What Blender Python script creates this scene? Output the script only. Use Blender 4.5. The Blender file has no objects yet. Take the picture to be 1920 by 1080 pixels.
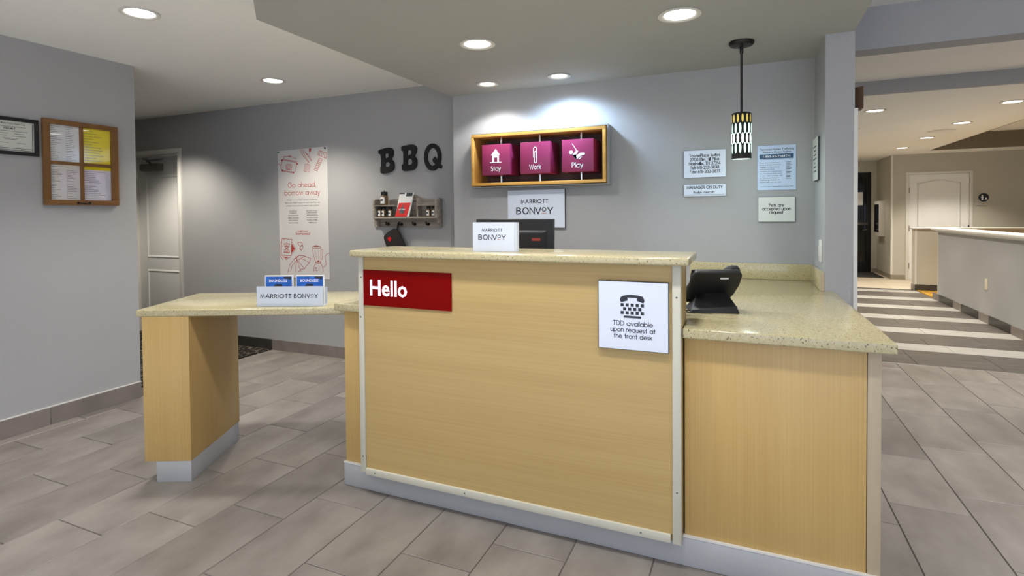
import bpy, bmesh, math, random
from mathutils import Matrix, Vector
random.seed(7)
SC = bpy.context.scene
COL = SC.collection
PI = math.pi

# ------------------------------------------------------------------ camera
cam_d = bpy.data.cameras.new('camera')
cam = bpy.data.objects.new('camera', cam_d); COL.objects.link(cam)
cam_d.sensor_width = 36; cam_d.sensor_fit = 'HORIZONTAL'
cam_d.lens = 1026.83 / 1920 * 36
cam_d.shift_x = (960 - 941.78) / 1920
cam_d.shift_y = (422.41 - 540) / 1920
cam_d.clip_start = 0.05
_r = (0.915009, 0.403343, -0.008511); _d = (0.000587, -0.022429, -0.999748); _f = (-0.403433, 0.914774, -0.020760)
cam.matrix_world = Matrix(((_r[0], -_d[0], -_f[0], 0), (_r[1], -_d[1], -_f[1], 0), (_r[2], -_d[2], -_f[2], 1.345), (0, 0, 0, 1)))
SC.camera = cam
# ------------------------------------------------------------------ view, world, daylight
SC.view_settings.view_transform = 'Standard'
SC.view_settings.look = 'None'
SC.view_settings.exposure = 0.0
SC.view_settings.gamma = 1.0
SC.view_settings.use_curve_mapping = False
W = bpy.data.worlds.new('sky'); SC.world = W; W.use_nodes = True
W.node_tree.nodes['Background'].inputs[0].default_value = (0.62, 0.78, 1.0, 1)
W.node_tree.nodes['Background'].inputs[1].default_value = 1.0

def area_light(name, loc, rot, sx, sy, power, color):
    d = bpy.data.lights.new(name, 'AREA'); d.shape = 'RECTANGLE'; d.size = sx; d.size_y = sy
    d.energy = power; d.color = color
    o = bpy.data.objects.new(name, d); COL.objects.link(o); o.location = loc; o.rotation_euler = rot
    return o
# daylight entering by the glazed entrance behind the camera
area_light('entrance_daylight', (1.6, -3.45, 1.3), (PI / 2, 0, 0), 5.4, 2.0, 62, (0.66, 0.74, 1.0))
WARM = (1.0, 0.925, 0.80); NEUT = (1.0, 0.982, 0.962); COOL = (0.56, 0.75, 1.0)

# ------------------------------------------------------------------ materials
def lin(c):
    return tuple((v / 255 / 12.92 if v / 255 <= 0.04045 else ((v / 255 + 0.055) / 1.055) ** 2.4) for v in c[:3]) + (1,)
MATS = {}
def new_mat(name):
    m = bpy.data.materials.new(name); m.use_nodes = True
    nt = m.node_tree; b = nt.nodes['Principled BSDF']
    MATS[name] = m
    return m, nt, b
def N(nt, t, **kw):
    n = nt.nodes.new(t)
    for k, v in kw.items(): setattr(n, k, v)
    return n
def ramp(nt, stops):
    r = N(nt, 'ShaderNodeValToRGB')
    while len(r.color_ramp.elements) < len(stops): r.color_ramp.elements.new(0.5)
    for e, (p, c) in zip(r.color_ramp.elements, stops): e.position = p; e.color = c
    return r
def coords(nt, scale=(1, 1, 1), kind='Object', loc=(0, 0, 0)):
    t = N(nt, 'ShaderNodeTexCoord'); mp = N(nt, 'ShaderNodeMapping')
    mp.inputs['Scale'].default_value = scale; mp.inputs['Location'].default_value = loc
    nt.links.new(t.outputs[kind], mp.inputs['Vector']); return mp.outputs['Vector']
def plain(name, rgb, rough=0.5, metal=0.0, spec=0.5, var=0.04, nscale=6, bump=0.0, bscale=80):
    m, nt, b = new_mat(name)
    c = lin(rgb); v = coords(nt)
    n = N(nt, 'ShaderNodeTexNoise'); n.inputs['Scale'].default_value = nscale; n.inputs['Detail'].default_value = 3
    nt.links.new(v, n.inputs['Vector'])
    r = ramp(nt, [(0.3, tuple(x * (1 - var) for x in c[:3]) + (1,)), (0.7, tuple(min(1, x * (1 + var)) for x in c[:3]) + (1,))])
    nt.links.new(n.outputs['Fac'], r.inputs['Fac']); nt.links.new(r.outputs['Color'], b.inputs['Base Color'])
    b.inputs['Roughness'].default_value = rough; b.inputs['Metallic'].default_value = metal
    b.inputs['Specular IOR Level'].default_value = spec
    if bump:
        n2 = N(nt, 'ShaderNodeTexNoise'); n2.inputs['Scale'].default_value = bscale; n2.inputs['Detail'].default_value = 2
        bp = N(nt, 'ShaderNodeBump'); bp.inputs['Strength'].default_value = bump; bp.inputs['Distance'].default_value = 0.004
        nt.links.new(v, n2.inputs['Vector']); nt.links.new(n2.outputs['Fac'], bp.inputs['Height']); nt.links.new(bp.outputs['Normal'], b.inputs['Normal'])
    return m
def wood(name, c0, c1, grain, rough=0.35, amount=9.0, fine=140.0, spec=0.4):
    # grain: axis index along which the fibres run
    m, nt, b = new_mat(name)
    s = [fine, fine, fine]; s[grain] = 1.6
    s2 = [amount, amount, amount]; s2[grain] = 0.5
    n = N(nt, 'ShaderNodeTexNoise'); n.inputs['Scale'].default_value = 1; n.inputs['Detail'].default_value = 4; n.inputs['Roughness'].default_value = 0.6
    nt.links.new(coords(nt, s), n.inputs['Vector'])
    n2 = N(nt, 'ShaderNodeTexNoise'); n2.inputs['Scale'].default_value = 1; n2.inputs['Detail'].default_value = 2
    nt.links.new(coords(nt, s2), n2.inputs['Vector'])
    mx = N(nt, 'ShaderNodeMath', operation='MULTIPLY_ADD'); mx.inputs[1].default_value = 0.55
    ad = N(nt, 'ShaderNodeMath', operation='MULTIPLY'); ad.inputs[1].default_value = 0.45
    nt.links.new(n2.outputs['Fac'], ad.inputs[0]); nt.links.new(n.outputs['Fac'], mx.inputs[0]); nt.links.new(ad.outputs[0], mx.inputs[2])
    r = ramp(nt, [(0.32, lin(c0)), (0.62, lin(c1))])
    nt.links.new(mx.outputs[0], r.inputs['Fac']); nt.links.new(r.outputs['Color'], b.inputs['Base Color'])
    b.inputs['Roughness'].default_value = rough; b.inputs['Specular IOR Level'].default_value = spec
    return m
def quartz(name):
    m, nt, b = new_mat(name)
    v = coords(nt)
    a = N(nt, 'ShaderNodeTexVoronoi'); a.inputs['Scale'].default_value = 130
    nt.links.new(v, a.inputs['Vector'])
    base = ramp(nt, [(0.0, lin((180, 168, 128))), (0.45, lin((187, 176, 137))), (1.0, lin((195, 186, 150)))])
    nt.links.new(a.outputs['Color'], base.inputs['Fac'])
    d = N(nt, 'ShaderNodeTexNoise'); d.inputs['Scale'].default_value = 170; d.inputs['Detail'].default_value = 1
    nt.links.new(v, d.inputs['Vector'])
    dk = ramp(nt, [(0.675, (0, 0, 0, 1)), (0.70, (1, 1, 1, 1))]); nt.links.new(d.outputs['Fac'], dk.inputs['Fac'])
    mix = N(nt, 'ShaderNodeMix', data_type='RGBA')
    nt.links.new(dk.outputs['Color'], mix.inputs[0]); nt.links.new(base.outputs['Color'], mix.inputs[6]); mix.inputs[7].default_value = lin((88, 74, 44))
    nt.links.new(mix.outputs[2], b.inputs['Base Color'])
    b.inputs['Roughness'].default_value = 0.16; b.inputs['Specular IOR Level'].default_value = 0.5
    return m
def tile_mat(name, lo, hi, stretch=(2.2, 1.1, 1), rough=0.38, rnd=0.10):
    m, nt, b = new_mat(name)
    oi = N(nt, 'ShaderNodeObjectInfo'); t = N(nt, 'ShaderNodeTexCoord')
    vm = N(nt, 'ShaderNodeVectorMath', operation='SCALE'); vm.inputs[3].default_value = 37.0
    cmb = N(nt, 'ShaderNodeCombineXYZ')
    for i in range(3): nt.links.new(oi.outputs['Random'], cmb.inputs[i])
    nt.links.new(cmb.outputs[0], vm.inputs[0])
    add = N(nt, 'ShaderNodeVectorMath', operation='ADD')
    nt.links.new(t.outputs['Object'], add.inputs[0]); nt.links.new(vm.outputs[0], add.inputs[1])
    mp = N(nt, 'ShaderNodeMapping'); mp.inputs['Scale'].default_value = stretch; nt.links.new(add.outputs[0], mp.inputs['Vector'])
    n = N(nt, 'ShaderNodeTexNoise'); n.inputs['Scale'].default_value = 2.6; n.inputs['Detail'].default_value = 5; n.inputs['Roughness'].default_value = 0.55
    nt.links.new(mp.outputs[0], n.inputs['Vector'])
    r = ramp(nt, [(0.3, lin(lo)), (0.7, lin(hi))]); nt.links.new(n.outputs['Fac'], r.inputs['Fac'])
    hs = N(nt, 'ShaderNodeHueSaturation')
    mr = N(nt, 'ShaderNodeMapRange'); mr.inputs[3].default_value = 1 - rnd; mr.inputs[4].default_value = 1 + rnd
    nt.links.new(oi.outputs['Random'], mr.inputs[0]); nt.links.new(mr.outputs[0], hs.inputs['Value']); nt.links.new(r.outputs['Color'], hs.inputs['Color'])
    nt.links.new(hs.outputs['Color'], b.inputs['Base Color'])
    b.inputs['Roughness'].default_value = rough
    return m
def carpet(name, dark, light, thr, scale=(60, 18, 1)):
    m, nt, b = new_mat(name)
    n = N(nt, 'ShaderNodeTexNoise'); n.inputs['Scale'].default_value = 1; n.inputs['Detail'].default_value = 3
    nt.links.new(coords(nt, scale), n.inputs['Vector'])
    r = ramp(nt, [(thr, lin(dark)), (thr + 0.05, lin(light))]); nt.links.new(n.outputs['Fac'], r.inputs['Fac'])
    nt.links.new(r.outputs['Color'], b.inputs['Base Color']); b.inputs['Roughness'].default_value = 0.95; b.inputs['Specular IOR Level'].default_value = 0.1
    return m
def emis(name, rgb, strength):
    m, nt, b = new_mat(name)
    c = lin(rgb); b.inputs['Base Color'].default_value = c
    b.inputs['Emission Color'].default_value = c; b.inputs['Emission Strength'].default_value = strength
    return m
def glass(name, rgb, rough=0.02, trans=1.0, ior=1.45):
    m, nt, b = new_mat(name)
    b.inputs['Base Color'].default_value = lin(rgb); b.inputs['Roughness'].default_value = rough
    b.inputs['Transmission Weight'].default_value = trans; b.inputs['IOR'].default_value = ior
    return m
def pane_mat(name):
    # thin clear pane: mostly transparent with a faint gloss
    m = bpy.data.materials.new(name); m.use_nodes = True; MATS[name] = m
    nt = m.node_tree; nt.nodes.clear()
    o = N(nt, 'ShaderNodeOutputMaterial'); mx = N(nt, 'ShaderNodeMixShader'); mx.inputs[0].default_value = 0.05
    t = N(nt, 'ShaderNodeBsdfTransparent'); g = N(nt, 'ShaderNodeBsdfGlossy'); g.inputs['Roughness'].default_value = 0.02
    nt.links.new(t.outputs[0], mx.inputs[1]); nt.links.new(g.outputs[0], mx.inputs[2]); nt.links.new(mx.outputs[0], o.inputs[0])
    return m

plain('wall', (172, 172, 173), 0.75, bump=0.25, bscale=90, var=0.015, nscale=2)
plain('wall_hall', (190, 186, 174), 0.75, bump=0.2, bscale=90, var=0.015, nscale=2)
plain('wall_tray', (118, 108, 92), 0.8, var=0.02)
plain('ceiling_white', (244, 243, 240), 0.85, var=0.012, nscale=2, bump=0.1, bscale=60)
plain('ceiling_grey', (170, 170, 166), 0.85, var=0.015, nscale=2, bump=0.15, bscale=60)
plain('trim_white', (222, 220, 214), 0.45, var=0.01)
plain('door_white', (238, 238, 236), 0.4, var=0.01)
plain('grout', (92, 84, 78), 0.9)
tile_mat('tile', (118, 111, 105), (148, 141, 134))
tile_mat('base_tile', (120, 111, 107), (142, 132, 127), rnd=0.06)
tile_mat('base_tile_hall', (140, 130, 112), (158, 148, 130), rnd=0.05)
tile_mat('base_dark', (52, 50, 48), (66, 64, 60), rnd=0.05)
tile_mat('plank_dark', (70, 65, 61), (98, 92, 86), stretch=(0.8, 9, 1), rnd=0.08)
tile_mat('plank_light', (157, 154, 149), (174, 171, 166), stretch=(1.5, 6, 1), rnd=0.03)
tile_mat('tile_hall', (186, 172, 150), (208, 196, 176), stretch=(1, 3, 1), rnd=0.04)
plain('bounce_tile', (214, 212, 208), 0.4, var=0.05)  # pale surface for the added bounce floor, out of view
plain('wall_bounce', (226, 226, 226), 0.8)  # unseen rear and right walls, made pale to bounce light onto the ceilings
carpet('carpet_dark', (38, 34, 31), (132, 122, 108), 0.56)
carpet('carpet_gold', (150, 112, 40), (196, 156, 70), 0.5, (25, 25, 1))
plain('mat_black', (36, 35, 34), 0.95)
wood('maple_v', (192, 158, 95), (204, 172, 110), 2)
wood('maple_h', (183, 155, 99), (195, 168, 112), 0)
wood('frame_oak', (196, 142, 62), (224, 176, 96), 0)
wood('frame_brown', (110, 76, 40), (136, 96, 54), 2, amount=12)
wood('shelf_wood', (112, 100, 88), (176, 168, 156), 0, rough=0.8, amount=30, fine=220)
quartz('quartz')
plain('laminate_grey', (176, 178, 180), 0.4, var=0.03, nscale=3)
plain('batten_cream', (206, 203, 186), 0.45, var=0.03)
plain('corner_beige', (186, 170, 142), 0.5, var=0.02)
plain('black_plastic', (24, 24, 25), 0.45, var=0.05)
plain('dark_grey_plastic', (32, 32, 34), 0.7, var=0.05)
plain('black_paint', (20, 20, 20), 0.7, var=0.1)
plain('bronze', (40, 35, 32), 0.35, metal=0.6, var=0.1)
plain('steel', (150, 148, 142), 0.32, metal=1.0, var=0.03)
plain('chrome', (220, 220, 222), 0.08, metal=1.0, var=0.01)
plain('closer_grey', (124, 120, 112), 0.4, metal=0.5, var=0.04)
plain('sign_white', (222, 230, 244), 0.25, var=0.006)
plain('sign_edge', (60, 64, 66), 0.5)
plain('sign_cream', (222, 224, 216), 0.35, var=0.01)
plain('ink', (34, 40, 52), 0.6, var=0.02)
plain('ink_grey', (92, 92, 96), 0.7, var=0.02)
plain('ink_white', (246, 246, 250), 0.6, var=0.005)
plain('ink_red', (186, 66, 58), 0.7, var=0.05)
plain('ink_orange', (206, 112, 60), 0.6)
plain('ink_blue', (44, 84, 120), 0.5)
plain('sign_blue', (196, 214, 240), 0.4, var=0.02)
plain('hello_red', (124, 0, 0), 0.4, spec=0.08, var=0.02)
plain('cube_red', (150, 48, 92), 0.4, var=0.03)
plain('box_dark', (104, 78, 72), 0.7)
plain('box_grey', (156, 158, 160), 0.5)
plain('paper', (236, 236, 234), 0.7, var=0.01)
plain('paper_print', (230, 230, 232), 0.7, var=0.02)
plain('paper_yellow', (246, 226, 0), 0.55, var=0.02)
plain('paper_lilac', (226, 226, 242), 0.7, var=0.01)
plain('poster_paper', (218, 216, 214), 0.55, var=0.006)
plain('card_blue', (14, 96, 190), 0.3, var=0.35, nscale=25)
plain('leaflet_red', (216, 14, 18), 0.4, var=0.04)
plain('cloth_black', (40, 35, 33), 0.95, var=0.1, bump=0.3, bscale=300)
plain('spice', (110, 84, 52), 0.4, var=0.3, nscale=60)
plain('plate_cream', (226, 218, 196), 0.4)
plain('brown_metal', (98, 74, 56), 0.5)
plain('mint_pin', (20, 140, 90), 0.4)
emis('lens', (255, 253, 248), 9.0)
emis('lens_hall', (255, 246, 226), 7.0)
emis('shade_glow', (206, 250, 232), 1.7)
emis('shade_glow_hot', (240, 255, 250), 7.0)
emis('shade_amber', (214, 190, 90), 0.55)
emis('bulb', (235, 255, 248), 12.0)
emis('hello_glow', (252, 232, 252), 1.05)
glass('acrylic', (236, 242, 246), 0.03)
pane_mat('pane')
plain('acrylic_frost', (206, 214, 226), 0.2, var=0.01)
plain('glass_dark', (16, 16, 18), 0.08)
M = MATS

# ------------------------------------------------------------------ geometry helpers
ORG = {}
def tag(o, label=None, cat=None, group=None, kind=None):
    if label: o['label'] = label
    if cat: o['category'] = cat
    if group: o['group'] = group
    if kind: o['kind'] = kind
    return o
def thing(name, loc, label, cat, group=None, kind=None):
    o = bpy.data.objects.new(name, None); COL.objects.link(o); o.location = loc; o.empty_display_size = 0.1
    ORG[o.name] = Vector(loc)
    return tag(o, label, cat, group, kind)

class MB:
    def __init__(s): s.v = []; s.f = []
    def add(s, vs, fs):
        b = len(s.v); s.v += [tuple(x) for x in vs]; s.f += [tuple(i + b for i in f) for f in fs]; return s
    def box(s, x0, x1, y0, y1, z0, z1):
        return s.add([(x0, y0, z0), (x1, y0, z0), (x1, y1, z0), (x0, y1, z0), (x0, y0, z1), (x1, y0, z1), (x1, y1, z1), (x0, y1, z1)],
                     [(0, 3, 2, 1), (4, 5, 6, 7), (0, 1, 5, 4), (1, 2, 6, 5), (2, 3, 7, 6), (3, 0, 4, 7)])
    def obox(s, c, U, V, Nn, a, b, h):
        # box spanning 0..a along U, 0..b along V, 0..h along N from corner c
        c, U, V, Nn = Vector(c), Vector(U), Vector(V), Vector(Nn)
        p = [c, c + U * a, c + U * a + V * b, c + V * b]; q = [x + Nn * h for x in p]
        return s.add(p + q, [(0, 3, 2, 1), (4, 5, 6, 7), (0, 1, 5, 4), (1, 2, 6, 5), (2, 3, 7, 6), (3, 0, 4, 7)])
    def prism(s, poly, a, b, axis='z'):
        # poly of 2D points extruded from a to b; axis z: (x,y); y: (x,z); x: (y,z)
        n = len(poly)
        mk = {'z': lambda p, t: (p[0], p[1], t), 'y': lambda p, t: (p[0], t, p[1]), 'x': lambda p, t: (t, p[0], p[1])}[axis]
        vs = [mk(p, a) for p in poly] + [mk(p, b) for p in poly]
        fs = [tuple(range(n))[::-1], tuple(range(n, 2 * n))] + [(i, (i + 1) % n, n + (i + 1) % n, n + i) for i in range(n)]
        return s.add(vs, fs)
    def lathe(s, prof, c=(0, 0, 0), seg=24, axis=(0, 0, 1)):
        # prof: (r, h) pairs
        ax = Vector(axis).normalized(); e1 = ax.orthogonal().normalized(); e2 = ax.cross(e1); c = Vector(c)
        vs = []; fs = []
        for r, h in prof:
            for i in range(seg):
                t = 2 * PI * i / seg
                vs.append(c + ax * h + (e1 * math.cos(t) + e2 * math.sin(t)) * max(r, 1e-5))
        for k in range(len(prof) - 1):
            for i in range(seg):
                j = (i + 1) % seg
                fs.append((k * seg + i, k * seg + j, (k + 1) * seg + j, (k + 1) * seg + i))
        if prof[0][0] > 1e-4: fs.append(tuple(range(seg))[::-1])
        if prof[-1][0] > 1e-4: fs.append(tuple(range((len(prof) - 1) * seg, len(prof) * seg)))
        return s.add(vs, fs)
    def tube(s, pts, r, seg=8):
        pts = [Vector(p) for p in pts]; vs = []; fs = []; n = len(pts); ref = None
        for i, p in enumerate(pts):
            d = (pts[min(i + 1, n - 1)] - pts[max(i - 1, 0)]).normalized()
            e1 = d.orthogonal().normalized() if ref is None else (ref - d * ref.dot(d)).normalized()
            ref = e1; e2 = d.cross(e1)
            for k in range(seg):
                t = 2 * PI * k / seg; vs.append(p + (e1 * math.cos(t) + e2 * math.sin(t)) * r)
        for i in range(n - 1):
            for k in range(seg):
                j = (k + 1) % seg; fs.append((i * seg + k, i * seg + j, (i + 1) * seg + j, (i + 1) * seg + k))
        fs.append(tuple(range(seg))[::-1]); fs.append(tuple(range((n - 1) * seg, n * seg)))
        return s.add(vs, fs)
    def build(s, name, mat, parent=None, loc=None, bevel=0.0, bseg=2, smooth=False, fix=True):
        o0 = ORG[parent.name] if parent is not None else Vector(loc or (0, 0, 0))
        me = bpy.data.meshes.new(name)
        me.from_pydata([(v[0] - o0[0], v[1] - o0[1], v[2] - o0[2]) for v in s.v], [], s.f)
        bm = bmesh.new(); bm.from_mesh(me)
        if fix: bmesh.ops.recalc_face_normals(bm, faces=bm.faces)
        if bevel:
            es = [e for e in bm.edges if len(e.link_faces) == 2 and e.calc_face_angle(0) > 0.6]
            bmesh.ops.bevel(bm, geom=es, offset=bevel, segments=bseg, affect='EDGES', profile=0.5, clamp_overlap=True)
        bm.to_mesh(me); bm.free()
        if smooth or bevel:
            for p in me.polygons: p.use_smooth = True
            me.set_sharp_from_angle(angle=0.7)
        me.materials.append(M[mat] if isinstance(mat, str) else mat)
        o = bpy.data.objects.new(name, me); COL.objects.link(o)
        if parent is not None: o.parent = parent; ORG[o.name] = o0.copy()
        else: o.location = o0; ORG[o.name] = o0.copy()
        return o
def B(*a): return MB().box(*a)
def struct(o): o['kind'] = 'structure'; return o

class Plane:
    """a flat surface: origin, right and up vectors; maps 2D drawings on to it"""
    def __init__(s, o, u, v, off=0.0012):
        s.o, s.u, s.v = Vector(o), Vector(u).normalized(), Vector(v).normalized(); s.n = s.u.cross(s.v); s.off = off
    def p(s, x, y, k=1.0): return s.o + s.u * x + s.v * y + s.n * (s.off * k)
    def flat(s, mb, vs, fs, k=1.0): return mb.add([s.p(x, y, k) for x, y in vs], fs)
    def rect(s, mb, x0, x1, y0, y1, k=1.0): return s.flat(mb, [(x0, y0), (x1, y0), (x1, y1), (x0, y1)], [(0, 1, 2, 3)], k)
    def poly(s, mb, pts, k=1.0): return s.flat(mb, pts, [tuple(range(len(pts)))], k)
    def line(s, mb, pts, w, k=1.0, closed=False):
        vs, fs = ribbon(pts, w, closed); return s.flat(mb, vs, fs, k)
def ribbon(pts, w, closed=False):
    q = [Vector(p) for p in pts]; pts = [p for i, p in enumerate(q) if i == 0 or (p - q[i - 1]).length > 1e-7]; n = len(pts); vs = []; fs = []
    for i, p in enumerate(pts):
        a = pts[(i - 1) % n] if (i > 0 or closed) else None
        c = pts[(i + 1) % n] if (i < n - 1 or closed) else None
        d1 = (p - a).normalized() if a is not None and (p - a).length > 1e-9 else None
        d2 = (c - p).normalized() if c is not None and (c - p).length > 1e-9 else None
        d1 = d1 or d2; d2 = d2 or d1
        n1 = Vector((-d1.y, d1.x)); n2 = Vector((-d2.y, d2.x)); m = n1 + n2
        if m.length < 1e-4: m = n1
        m.normalize(); k = 1 / max(0.45, m.dot(n1))
        e = Vector((0, 0))
        if not closed and i == 0: e = -d2 * w * 0.35
        if not closed and i == n - 1: e = d1 * w * 0.35
        vs += [tuple(p + e + m * (w / 2 * k)), tuple(p + e - m * (w / 2 * k))]
    for i in range(n if closed else n - 1):
        j = (i + 1) % n; fs.append((2 * i + 1, 2 * j + 1, 2 * j, 2 * i))
    return vs, fs

# a geometric stroke alphabet (cap height 1)
def arc(cx, cy, rx, ry, a0, a1, n=10):
    return [(cx + rx * math.cos(math.radians(a0 + (a1 - a0) * i / n)), cy + ry * math.sin(math.radians(a0 + (a1 - a0) * i / n))) for i in range(n + 1)]
R_ = 0.33
def circ(cx=R_, cy=R_, r=R_, ry=None): return arc(cx, cy, r, ry or r, 0, 360, 18)
G = {
 'a': (0.66, [circ(), [(0.66, 0), (0.66, 0.66)]]), 'b': (0.66, [circ(), [(0, 0), (0, 1.05)]]),
 'c': (0.58, [arc(R_, R_, R_, R_, 45, 315, 14)]), 'd': (0.66, [circ(), [(0.66, 0), (0.66, 1.05)]]),
 'e': (0.66, [[(0.0, 0.33)] + arc(R_, R_, R_, R_, 0, 320, 16)]), 'f': (0.34, [arc(0.34, 0.87, 0.18, 0.18, 90, 180, 5) + [(0.16, 0)], [(0, 0.64), (0.32, 0.64)]]),
 'g': (0.66, [circ(), [(0.66, 0.66), (0.66, -0.05)] + arc(0.36, -0.05, 0.30, 0.25, 0, -150, 8)]),
 'h': (0.52, [[(0, 0), (0, 1.05)], [(0, 0.4)] + arc(0.26, 0.4, 0.26, 0.26, 180, 0, 8) + [(0.52, 0)]]),
 'i': (0.0, [[(0, 0), (0, 0.66)], [(0, 0.86), (0, 0.92)]]), 'l': (0.0, [[(0, 0), (0, 1.05)]]),
 'k': (0.46, [[(0, 0), (0, 1.05)], [(0.42, 0.66), (0.02, 0.3)], [(0.14, 0.4), (0.46, 0)]]),
 'm': (0.84, [[(0, 0), (0, 0.66)], [(0, 0.45)] + arc(0.21, 0.45, 0.21, 0.21, 180, 0, 8) + [(0.42, 0)], [(0.42, 0.45)] + arc(0.63, 0.45, 0.21, 0.21, 180, 0, 8) + [(0.84, 0)]]),
 'n': (0.52, [[(0, 0), (0, 0.66)], [(0, 0.4)] + arc(0.26, 0.4, 0.26, 0.26, 180, 0, 8) + [(0.52, 0)]]),
 'o': (0.66, [circ()]), 'p': (0.66, [circ(), [(0, 0.66), (0, -0.32)]]), 'q': (0.66, [circ(), [(0.66, 0.66), (0.66, -0.32)]]),
 'r': (0.28, [[(0, 0), (0, 0.66)], [(0, 0.42)] + arc(0.24, 0.42, 0.24, 0.24, 180, 80, 5)]),
 's': (0.38, [arc(0.19, 0.5, 0.17, 0.16, 40, 250, 8) + arc(0.19, 0.17, 0.19, 0.17, 80, -150, 8)]),
 't': (0.34, [[(0.16, 0), (0.16, 0.95)], [(0, 0.64), (0.32, 0.64)]]), 'u': (0.52, [[(0, 0.66), (0, 0.26)] + arc(0.26, 0.26, 0.26, 0.26, 180, 360, 8) + [(0.52, 0.66)], [(0.52, 0.66), (0.52, 0)]]),
 'v': (0.52, [[(0, 0.66), (0.26, 0), (0.52, 0.66)]]), 'w': (0.84, [[(0, 0.66), (0.21, 0), (0.42, 0.6), (0.63, 0), (0.84, 0.66)]]),
 'x': (0.48, [[(0, 0.66), (0.48, 0)], [(0, 0), (0.48, 0.66)]]), 'y': (0.54, [[(0, 0.66), (0.28, 0)], [(0.54, 0.66), (0.14, -0.32)]]),
 'A': (0.8, [[(0, 0), (0.4, 1), (0.8, 0)], [(0.14, 0.34), (0.66, 0.34)]]),
 'B': (0.54, [[(0, 0), (0, 1)], [(0, 1), (0.26, 1)] + arc(0.26, 0.77, 0.23, 0.23, 90, -90, 8) + [(0, 0.54)], [(0, 0.54), (0.27, 0.54)] + arc(0.27, 0.27, 0.27, 0.27, 90, -90, 8) + [(0, 0)]]),
 'D': (0.7, [[(0, 0), (0, 1), (0.22, 1)] + arc(0.22, 0.5, 0.48, 0.5, 90, -90, 12) + [(0, 0)]]),
 'E': (0.46, [[(0.46, 1), (0, 1), (0, 0), (0.46, 0)], [(0, 0.52), (0.42, 0.52)]]), 'F': (0.44, [[(0.44, 1), (0, 1), (0, 0)], [(0, 0.52), (0.4, 0.52)]]),
 'G': (0.9, [arc(0.46, 0.5, 0.46, 0.5, 45, 360, 18) + [(0.5, 0.5)]]), 'H': (0.62, [[(0, 0), (0, 1)], [(0.62, 0), (0.62, 1)], [(0, 0.53), (0.62, 0.53)]]),
 'I': (0.0, [[(0, 0), (0, 1)]]), 'K': (0.6, [[(0, 0), (0, 1)], [(0.56, 1), (0.02, 0.48)], [(0.14, 0.6), (0.6, 0)]]), 'L': (0.42, [[(0, 1), (0, 0), (0.42, 0)]]),
 'M': (0.86, [[(0, 0), (0.1, 1), (0.43, 0.12), (0.76, 1), (0.86, 0)]]), 'N': (0.66, [[(0, 0), (0, 1), (0.66, 0), (0.66, 1)]]),
 'O': (0.98, [circ(0.49, 0.5, 0.49, 0.5)]), 'P': (0.5, [[(0, 0), (0, 1), (0.24, 1)] + arc(0.24, 0.74, 0.26, 0.26, 90, -90, 8) + [(0, 0.48)]]),
 'R': (0.54, [[(0, 0), (0, 1), (0.24, 1)] + arc(0.24, 0.74, 0.26, 0.26, 90, -90, 8) + [(0, 0.48)], [(0.22, 0.48), (0.54, 0)]]),
 'S': (0.5, [arc(0.25, 0.76, 0.22, 0.24, 40, 260, 9) + arc(0.25, 0.26, 0.25, 0.26, 85, -150, 9)]), 'T': (0.52, [[(0.26, 0), (0.26, 1)], [(0, 1), (0.52, 1)]]),
 'U': (0.6, [[(0, 1), (0, 0.3)] + arc(0.3, 0.3, 0.3, 0.3, 180, 360, 10) + [(0.6, 1)]]), 'V': (0.76, [[(0, 1), (0.38, 0), (0.76, 1)]]),
 'W': (1.1, [[(0, 1), (0.28, 0), (0.55, 0.9), (0.82, 0), (1.1, 1)]]), 'Y': (0.66, [[(0, 1), (0.33, 0.46), (0.66, 1)], [(0.33, 0.46), (0.33, 0)]]),
 '0': (0.56, [circ(0.28, 0.5, 0.28, 0.5)]), '1': (0.2, [[(0, 0.84), (0.18, 1), (0.18, 0)]]),
 '2': (0.52, [arc(0.26, 0.72, 0.25, 0.28, 165, -25, 9) + [(0, 0), (0.52, 0)]]), '3': (0.5, [arc(0.23, 0.76, 0.22, 0.24, 150, -90, 9), arc(0.23, 0.26, 0.26, 0.26, 90, -150, 9)]),
 '4': (0.56, [[(0.4, 0), (0.4, 1), (0, 0.26), (0.56, 0.26)]]), '5': (0.5, [[(0.46, 1), (0.12, 1), (0.06, 0.56)] + arc(0.22, 0.3, 0.27, 0.3, 110, -140, 10)]),
 '6': (0.56, [circ(0.28, 0.3, 0.28, 0.3), [(0.03, 0.42), (0.36, 1)]]), '7': (0.5, [[(0, 1), (0.5, 1), (0.12, 0)]]),
 '8': (0.5, [circ(0.25, 0.76, 0.21, 0.24), circ(0.25, 0.26, 0.25, 0.26)]),
 ',': (0.06, [[(0.06, 0.06), (0.0, -0.14)]]), '-': (0.28, [[(0, 0.36), (0.28, 0.36)]]), '.': (0.0, [[(0, 0), (0, 0.06)]]), ':': (0.0, [[(0, 0.02), (0, 0.1)], [(0, 0.5), (0, 0.58)]]),
 '*': (0.62, [circ(0.31, 0.66, 0.29, 0.29)]),
}
def stroke_text(pl, mb, txt, cx, base, width=None, cap=None, weight=0.09, track=0.2, k=1.0):
    """lettering centred on cx: give the cap height, the width or both"""
    x = 0; st = []
    for ch in txt:
        if ch == ' ': x += 0.38 + track * 0.3; continue
        w, ss = G[ch]
        for q in ss: st.append([(px + x, py) for px, py in q])
        x += w + track
    tot = x - track
    sx = width / tot if width else cap
    sy = cap if cap else sx
    for q in st:
        pl.line(mb, [(cx - tot * sx / 2 + a * sx, base + b * sy) for a, b in q], weight * min(sx, sy), k)
    return tot * sx
_fc = {}
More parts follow.
